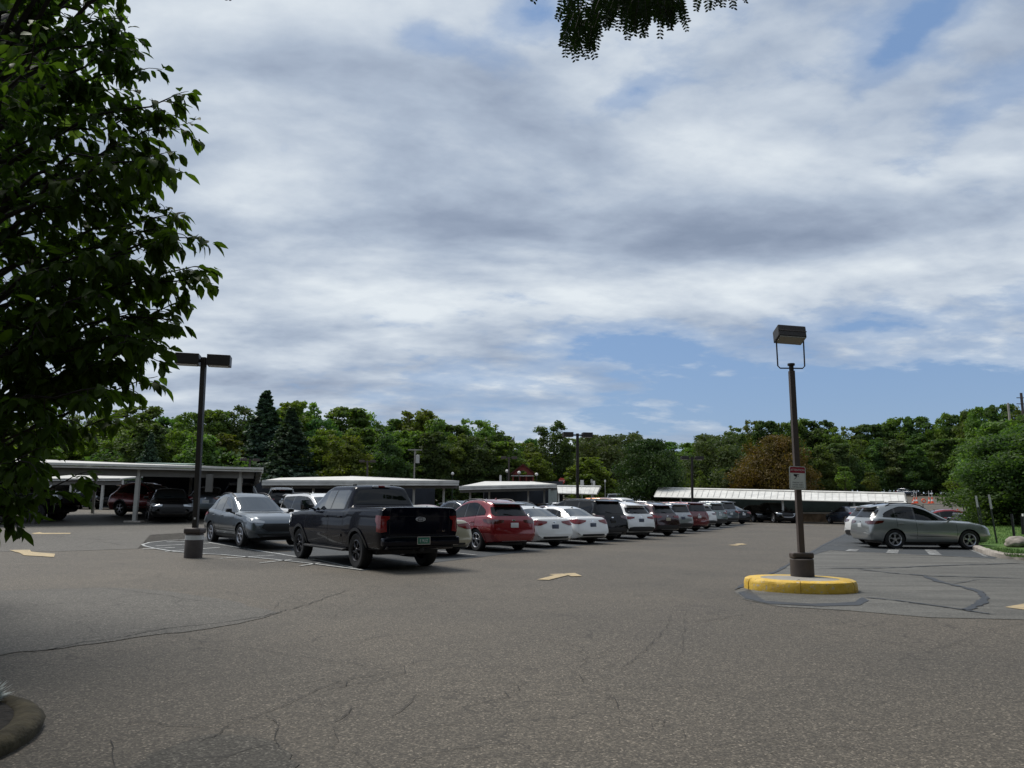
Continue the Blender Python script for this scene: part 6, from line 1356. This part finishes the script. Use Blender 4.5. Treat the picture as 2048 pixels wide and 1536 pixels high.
# undergrowth masses
def hedge(pts, h0, h1, dens, mat, label, seed, leaf=.5):
    rs = np.random.RandomState(seed); C = []
    for (a, b) in zip(pts[:-1], pts[1:]):
        n = int((Vector(b) - Vector(a)).length * dens); t = rs.uniform(0, 1, n); x = a[0] + (b[0] - a[0]) * t; y = a[1] + (b[1] - a[1]) * t + rs.uniform(-2.2, 2.2, n)
        hh = h0 + (h1 - h0) * (.5 + .5 * np.sin(x * .5 + y * .2 + seed)) * rs.uniform(.6, 1, n); z = np.array([gz(float(p), float(q)) for p, q in zip(x, y)]) + rs.uniform(0, 1, n) ** .8 * hh; C.append(np.stack([x, y, z], 1))
    C = np.concatenate(C); V = leafquads(rs, C, np.tile([0, -.6, .5], (len(C), 1)), leaf); me = foliage_mesh('undergrowth', V, mat); o = bpy.data.objects.new('undergrowth', me); COL.objects.link(o); tag(o, label, 'undergrowth', kind='stuff')
hedge([(at(-200, 900, 84).x, 84), (at(500, 900, 80).x, 80), (at(1000, 900, 92).x, 92)], 3.0, 6.0, 230, LFD, 'dark shrubs and undergrowth at the foot of the left wood', 1)
hedge([(at(1000, 900, 120).x, 120), (at(1350, 900, 148).x, 148)], 4.0, 7.0, 230, LFD, 'dark shrubs and undergrowth in the middle distance', 2)
hedge([(at(1340, 900, 152).x, 152), (at(1500, 900, 158).x, 158), (at(1900, 900, 160).x, 160), (at(2200, 900, 135).x, 135)], 5.0, 9.0, 260, LFD, 'dark shrubs at the foot of the wood beyond the far lot', 3)
# near tree at right
nt_ = make_tree('round', 51, h=6.5, w=6.5, nleaf=46000, leaf=.14, lobes=64, mat=LFD, base=.12)
p = at(1972, 1000, 36.5); plant_tree(nt_, p.x + 1.9, 36.5, .76, 2.0, 'dense green tree on the bank at the right edge of the lot', 'tree', None, 'near_tree', 1.5, gz(p.x, 36.5) + .2)
plant_tree(nt_, p.x + 6.5, 42, .92, 4.0, 'second dense tree behind the near tree at the right edge', 'tree', None, 'near_tree', 1.35, gz(p.x, 42) + .2)
by_top(TM[1], 2010, 842, 62, 'tall tree behind the dense tree at the right edge', mat=None, wpx=190, w0=10.5); by_top(TM[0], 2085, 826, 58, 'tall tree cut by the right edge of the picture', mat=LFD, wpx=200, w0=9)
# unseen trees added behind and beside the camera to darken reflections
for k, (x, y, s_) in enumerate(((-19, -11, 1.15), (-12, -10, 1.2), (-5, -10.5, 1.3), (2, -11, 1.2), (8, -9.5, 1.25), (15, -10, 1.2), (22, -10, 1.2), (30, -6, 1.1), (36, 2, 1.0), (-27, -8, 1.1), (-33, 2, 1.0), (42, 12, .9), (17, 3.5, 1.3), (20.5, 11, 1.3), (27, 17.5, 1.15), (25, 4, 1.35))):
    plant_tree(TM[k % 6], x, y, s_, k * 1.1, 'unseen tree added around the photographer to darken reflections', 'tree', 'unseen trees added around the photographer to darken reflections', mat=LFD)

plant_tree(TM[1], -10.9, 8.0, .95, .7, 'large unseen tree added left of the foreground tree to shade the ground')  # added out of frame so its shade falls on the lower left ground
# ------------------------------------------------------------------ foreground tree at left
def leaf_mesh(mb_v, mb_f, base, d, n, ln, wd, fold=.18, curl=.25):
    """one pointed leaf: 3 cross rows folded along the midrib"""
    d = d.normalized(); s = d.cross(n).normalized(); n = s.cross(d).normalized(); o = len(mb_v)
    rows = ((0, 0), (.22, .72), (.48, 1.0), (.75, .66), (1.0, 0))
    for t, wv in rows:
        c = base + d * ln * t - n * (curl * ln * t * t) 
        if wv == 0: mb_v.append(tuple(c))
        else:
            e = n * fold * wd * wv; mb_v += [tuple(c - s * wd * wv * .5 + e), tuple(c), tuple(c + s * wd * wv * .5 + e)]
    a = o; mb_f += [(a, a + 2, a + 1), (a, a + 3, a + 2)]
    for k in (0, 1): q = a + 1 + 3 * k; mb_f += [(q, q + 1, q + 4, q + 3), (q + 1, q + 2, q + 5, q + 4)]
    q = a + 7; mb_f += [(q, q + 1, q + 3), (q + 1, q + 2, q + 3)]
FLEAF = leafmat('cherry_leaf', (.030, .062, .014), (.052, .10, .020), (.095, .16, .030), .44)
FLEAF.node_tree.nodes['Principled BSDF'].inputs['Roughness'].default_value = .55; FLEAF.node_tree.nodes['Principled BSDF'].inputs['Specular IOR Level'].default_value = .12
rf = random.Random(77); LV, LFc = [], []; br = MB()
TX, TY = -3.7, 4.6
def twig(p, d, ln, nl, size=1.0):
    """short shoot with alternate hanging leaves"""
    q = p.copy(); pts = [p.copy()]; dd = d.normalized()
    for k in range(nl):
        dd = (dd + Vector((rf.uniform(-.25, .25), rf.uniform(-.25, .25), rf.uniform(-.22, .12)))).normalized(); q = q + dd * ln / nl; pts.append(q.copy())
        for _ in range(1 if k < nl - 2 else 2):
            side = dd.cross(ZUP).normalized() * rf.choice((-1, 1)) * rf.uniform(.35, 1.0)
            ld = (dd * rf.uniform(.25, .8) + side * .7 + Vector((rf.uniform(-.2, .2), rf.uniform(-.2, .2), rf.uniform(-.95, .05)))).normalized()
            nn2 = (ZUP * .9 + Vector((rf.uniform(-.6, .6), rf.uniform(-.6, .6), 0))).normalized()
            if abs(nn2.dot(ld)) > .93: nn2 = Vector((rf.uniform(-1, 1), rf.uniform(-1, 1), .2)).normalized()
            st = q + ld * .018; leaf_mesh(LV, LFc, st, ld, nn2, rf.uniform(.058, .112) * size, rf.uniform(.036, .056) * size, rf.uniform(.05, .35), rf.uniform(.05, .4))
    br.tube(pts, [.0035] + [.0025] * (len(pts) - 2) + [.0012], 4, cap=False)
def limb(tip, z0, dens=1.0, start=.22, foreshort=False):
    p0 = Vector((TX, TY, z0)); tip = Vector(tip); Ld = (tip - p0).length; sag = Vector((0, 0, .10 * Ld)); pts = []; n = 9
    for k in range(n + 1):
        t = k / n; pts.append(lerp(p0, tip, t) + sag * math.sin(t * math.pi) * .8 + Vector((rf.uniform(-.03, .03), rf.uniform(-.03, .03), rf.uniform(-.03, .03))) * (1 if 0 < k < n else 0))
    br.tube(pts, [lerp(.024, .003, (k / n) ** .8) for k in range(n + 1)], 6, cap=False)
    nt2 = int(Ld * 13.5 * dens)
    for j in range(nt2):
        t = lerp(start, 1.0, ((j + rf.random()) / nt2) ** .62); f = t * n; i = min(int(f), n - 1); p = lerp(pts[i], pts[i + 1], f - i); ax = (pts[i + 1] - pts[i]).normalized()
        out_ = (ax * rf.uniform(.3, .9) + Vector((rf.uniform(-1, 1), rf.uniform(-1, 1), rf.uniform(-.7, .5)))).normalized(); ln = rf.uniform(.08, .30) * (1.15 - .75 * t)
        twig(p, out_, ln + .04, rf.randint(4, 7))
    twig(pts[-1], pts[-1] - pts[-2], .12, 4)
tips = [(215, 45), (240, 85), (290, 150), (240, 110), (345, 205), (350, 262), (320, 320), (330, 345), (270, 400), (345, 440), (310, 470), (380, 488), (388, 545), (385, 572), (335, 625), (330, 650), (290, 690), (300, 735), (265, 722), (230, 752), (170, 742), (275, 788), (205, 800), (150, 815), (215, 862), (90, 880), (110, 905), (60, 950), (135, 985), (40, 1040), (60, 930),
        (200, 20), (120, 30), (60, 10), (180, 200), (100, 260), (230, 300), (150, 370), (60, 330), (220, 430), (120, 480), (250, 540), (180, 600), (100, 560), (260, 640), (150, 690), (60, 640), (40, 740), (100, 790), (30, 860), (20, 500), (20, 150), (70, 90), (290, 560), (300, 500), (250, 370), (190, 520), (110, 640), (60, 700), (140, 760), (30, 960), (20, 1010), (280, 250), (230, 190), (10, 250), (10, 400)]
for i, (px, py) in enumerate(tips):
    Y = rf.uniform(3.6, 5.4) if i > 30 else rf.uniform(3.7, 4.6); tp = at(px, py - (25 if py > 700 else 12), Y); limb(tp, max(.95, tp.z - rf.uniform(.35, .9)), .55 if py > 780 else (1.0 if i < 31 else .72))
for i in range(34):                       # the rest of the crown, outside the picture
    a = R_(rf.uniform(105, 300)); r_ = rf.uniform(1.0, 2.2); z = rf.uniform(1.6, 6.2); limb((TX + r_ * math.cos(a) * .9, TY + r_ * math.sin(a), z), max(1.0, z - .7), .6)
for i in range(10): a = R_(rf.uniform(-60, 60)); r_ = rf.uniform(.5, 1.7); limb((TX + r_ * math.cos(a), TY + r_ * math.sin(a) * .8, rf.uniform(5.0, 6.4)), 4.0, .8)
ft_ = empty('foreground_tree', (TX, TY, 0), 'large leafed tree whose hanging branches fill the left side', 'tree')
me = bpy.data.meshes.new('crown'); me.from_pydata([(v[0] - TX, v[1] - TY, v[2]) for v in LV], [], LFc); me.materials.append(FLEAF); me.polygons.foreach_set('use_smooth', [True] * len(me.polygons))
o = bpy.data.objects.new('crown', me); COL.objects.link(o); o.parent = ft_
br.v = [(v[0] - TX, v[1] - TY, v[2]) for v in br.v]; br.build('branches', pmat('dark_bark', (.025, .020, .018), .8, var=.3, vscale=20), ft_, True)
MB().tube([(0, 0, -.1), (.02, 0, 1.0), (0, .03, 2.6), (-.02, 0, 4.2), (0, 0, 5.8)], [.13, .105, .08, .05, .015], 12).build('trunk', BARK, ft_, True)
# ------------------------------------------------------------------ overhanging pinnate branches at the top
HV, HF = [], []; hb_ = MB(); rh = random.Random(5)
HLEAF = leafmat('locust_leaf', (.008, .018, .006), (.014, .028, .008), (.022, .042, .010), .12)
def frond(p, d, ln):
    d = Vector(d).normalized(); side = d.cross(Vector((0, 1, 0)) + Vector((rh.uniform(-.5, .5), 0, rh.uniform(-.5, .5)))).normalized(); q = Vector(p); pts = [q.copy()]; n = int(ln / .0165)
    for k in range(n):
        d = (d + Vector((0, 0, -.05)) + Vector((rh.uniform(-.03, .03), rh.uniform(-.03, .03), 0))).normalized(); q = q + d * .0165; pts.append(q.copy()); L_ = .030 * (1 - .35 * (k / n)) * rh.uniform(.85, 1.1)
        for sg in (-1, 1):
            ld = (side * sg + d * .45 + Vector((rh.uniform(-.15, .15), rh.uniform(-.25, .25), rh.uniform(-.2, .1)))).normalized(); w_ = ld.cross(Vector((0, 1, .3))).normalized() * .0050; o = len(HV)
            HV.extend([tuple(q), tuple(q + ld * L_ * .35 + w_), tuple(q + ld * L_), tuple(q + ld * L_ * .35 - w_), tuple(q + ld * L_ * .75 + w_ * .8), tuple(q + ld * L_ * .75 - w_ * .8)]); HF.append((o, o + 1, o + 4, o + 2, o + 5, o + 3))
    hb_.tube([pts[0], pts[len(pts) // 2], pts[-1]], [.0018, .0013, .0008], 4, cap=False)
hx, hy = 5.5, -1.0
def cluster(px0, px1, py0, py1, n, Y0=3.1, Y1=3.7, down=1.0):
    for _ in range(n):
        px, py = rh.uniform(px0, px1), rh.uniform(py0, py1); Y = rh.uniform(Y0, Y1); frond(at(px, py, Y), (rh.uniform(-.55, .55), rh.uniform(-.4, .4), -down), rh.uniform(.11, .17))
cluster(1125, 1200, -40, 25, 30); cluster(1125, 1195, 20, 62, 26); cluster(1128, 1160, 62, 78, 5); cluster(1190, 1290, -70, -10, 60); cluster(1195, 1250, -15, 12, 18); cluster(1255, 1290, -10, 32, 18); cluster(1285, 1355, -60, 0, 50); cluster(1320, 1362, -10, 16, 20)
cluster(1385, 1415, -50, -25, 8); cluster(1440, 1470, -50, -30, 6); cluster(1072, 1090, -75, -52, 4); cluster(440, 455, -60, -42, 4); cluster(560, 580, -68, -50, 3); cluster(1360, 1480, -110, -80, 12)
for (a, b_) in (((1240, -200), (1160, 20)), ((1240, -200), (1235, -20)), ((1240, -200), (1275, 0)), ((1240, -200), (1340, -15)), ((1330, -240), (1400, -50)), ((1330, -240), (1456, -55)), ((1180, -260), (1080, -75))):
    A_, B_ = at(*a, 3.3), at(*b_, 3.35); hb_.tube([A_, lerp(A_, B_, .5) + Vector((.02, 0, .03)), B_], [.010, .006, .002], 5, cap=False)
root_p = Vector((hx, hy, 3.6))
for e_ in ((1240, -200), (1330, -240), (1180, -260), (450, -260), (575, -250)):
    A_ = at(*e_, 3.3); hb_.tube([root_p, lerp(root_p, A_, .5) + Vector((0, 0, .5)), A_], [.05, .03, .010], 7, cap=False)
for (a, b_) in (((450, -260), (446, -70)), ((575, -250), (572, -75))):
    A_, B_ = at(*a, 3.3), at(*b_, 3.35); hb_.tube([A_, B_], [.009, .002], 5, cap=False)
rs_ = np.random.RandomState(8); nC = 26000; d_ = rs_.normal(size=(nC, 3)); d_ /= np.linalg.norm(d_, axis=1)[:, None]  # unseen upper canopy, added to darken reflections and the near ground
lob = rs_.uniform(-1, 1, (46, 3)) * np.array([6.2, 4.6, 3.0]); P_ = lob[rs_.randint(0, 46, nC)] + d_ * rs_.uniform(.3, 1, (nC, 1)) ** .5 * 1.5; P_ += np.array([3.2, -4.4, 10.0])
P_ = P_[(P_[:, 2] > 5.2) & (P_[:, 2] > 1.5 + np.maximum(P_[:, 1] + .8, 0) * 1.4)]; V_ = leafquads(rs_, P_, np.tile([0, 0, .6], (len(P_), 1)), .22)
for k in range(0, len(V_), 4): o_ = len(HV); HV.extend([tuple(v) for v in V_[k:k + 4]]); HF.append((o_, o_ + 1, o_ + 2, o_ + 3))
ht = empty('overhanging_tree', (hx, hy, 0), 'tree with fine feathery leaves hanging in from the top edge', 'tree')
me = bpy.data.meshes.new('crown'); me.from_pydata([(v[0] - hx, v[1] - hy, v[2]) for v in HV], [], HF); me.materials.append(HLEAF); o = bpy.data.objects.new('crown', me); COL.objects.link(o); o.parent = ht
hb_.v = [(v[0] - hx, v[1] - hy, v[2]) for v in hb_.v]; hb_.build('branches', MATS['dark_bark'], ht, True)
MB().tube([(0, 0, -.1), (0, 0, 1.5), (0, 0, 3.7), (-.4, -.8, 7.0), (-1.5, -2.5, 10.5)], [.22, .18, .15, .10, .03], 12).build('trunk', BARK, ht, True)
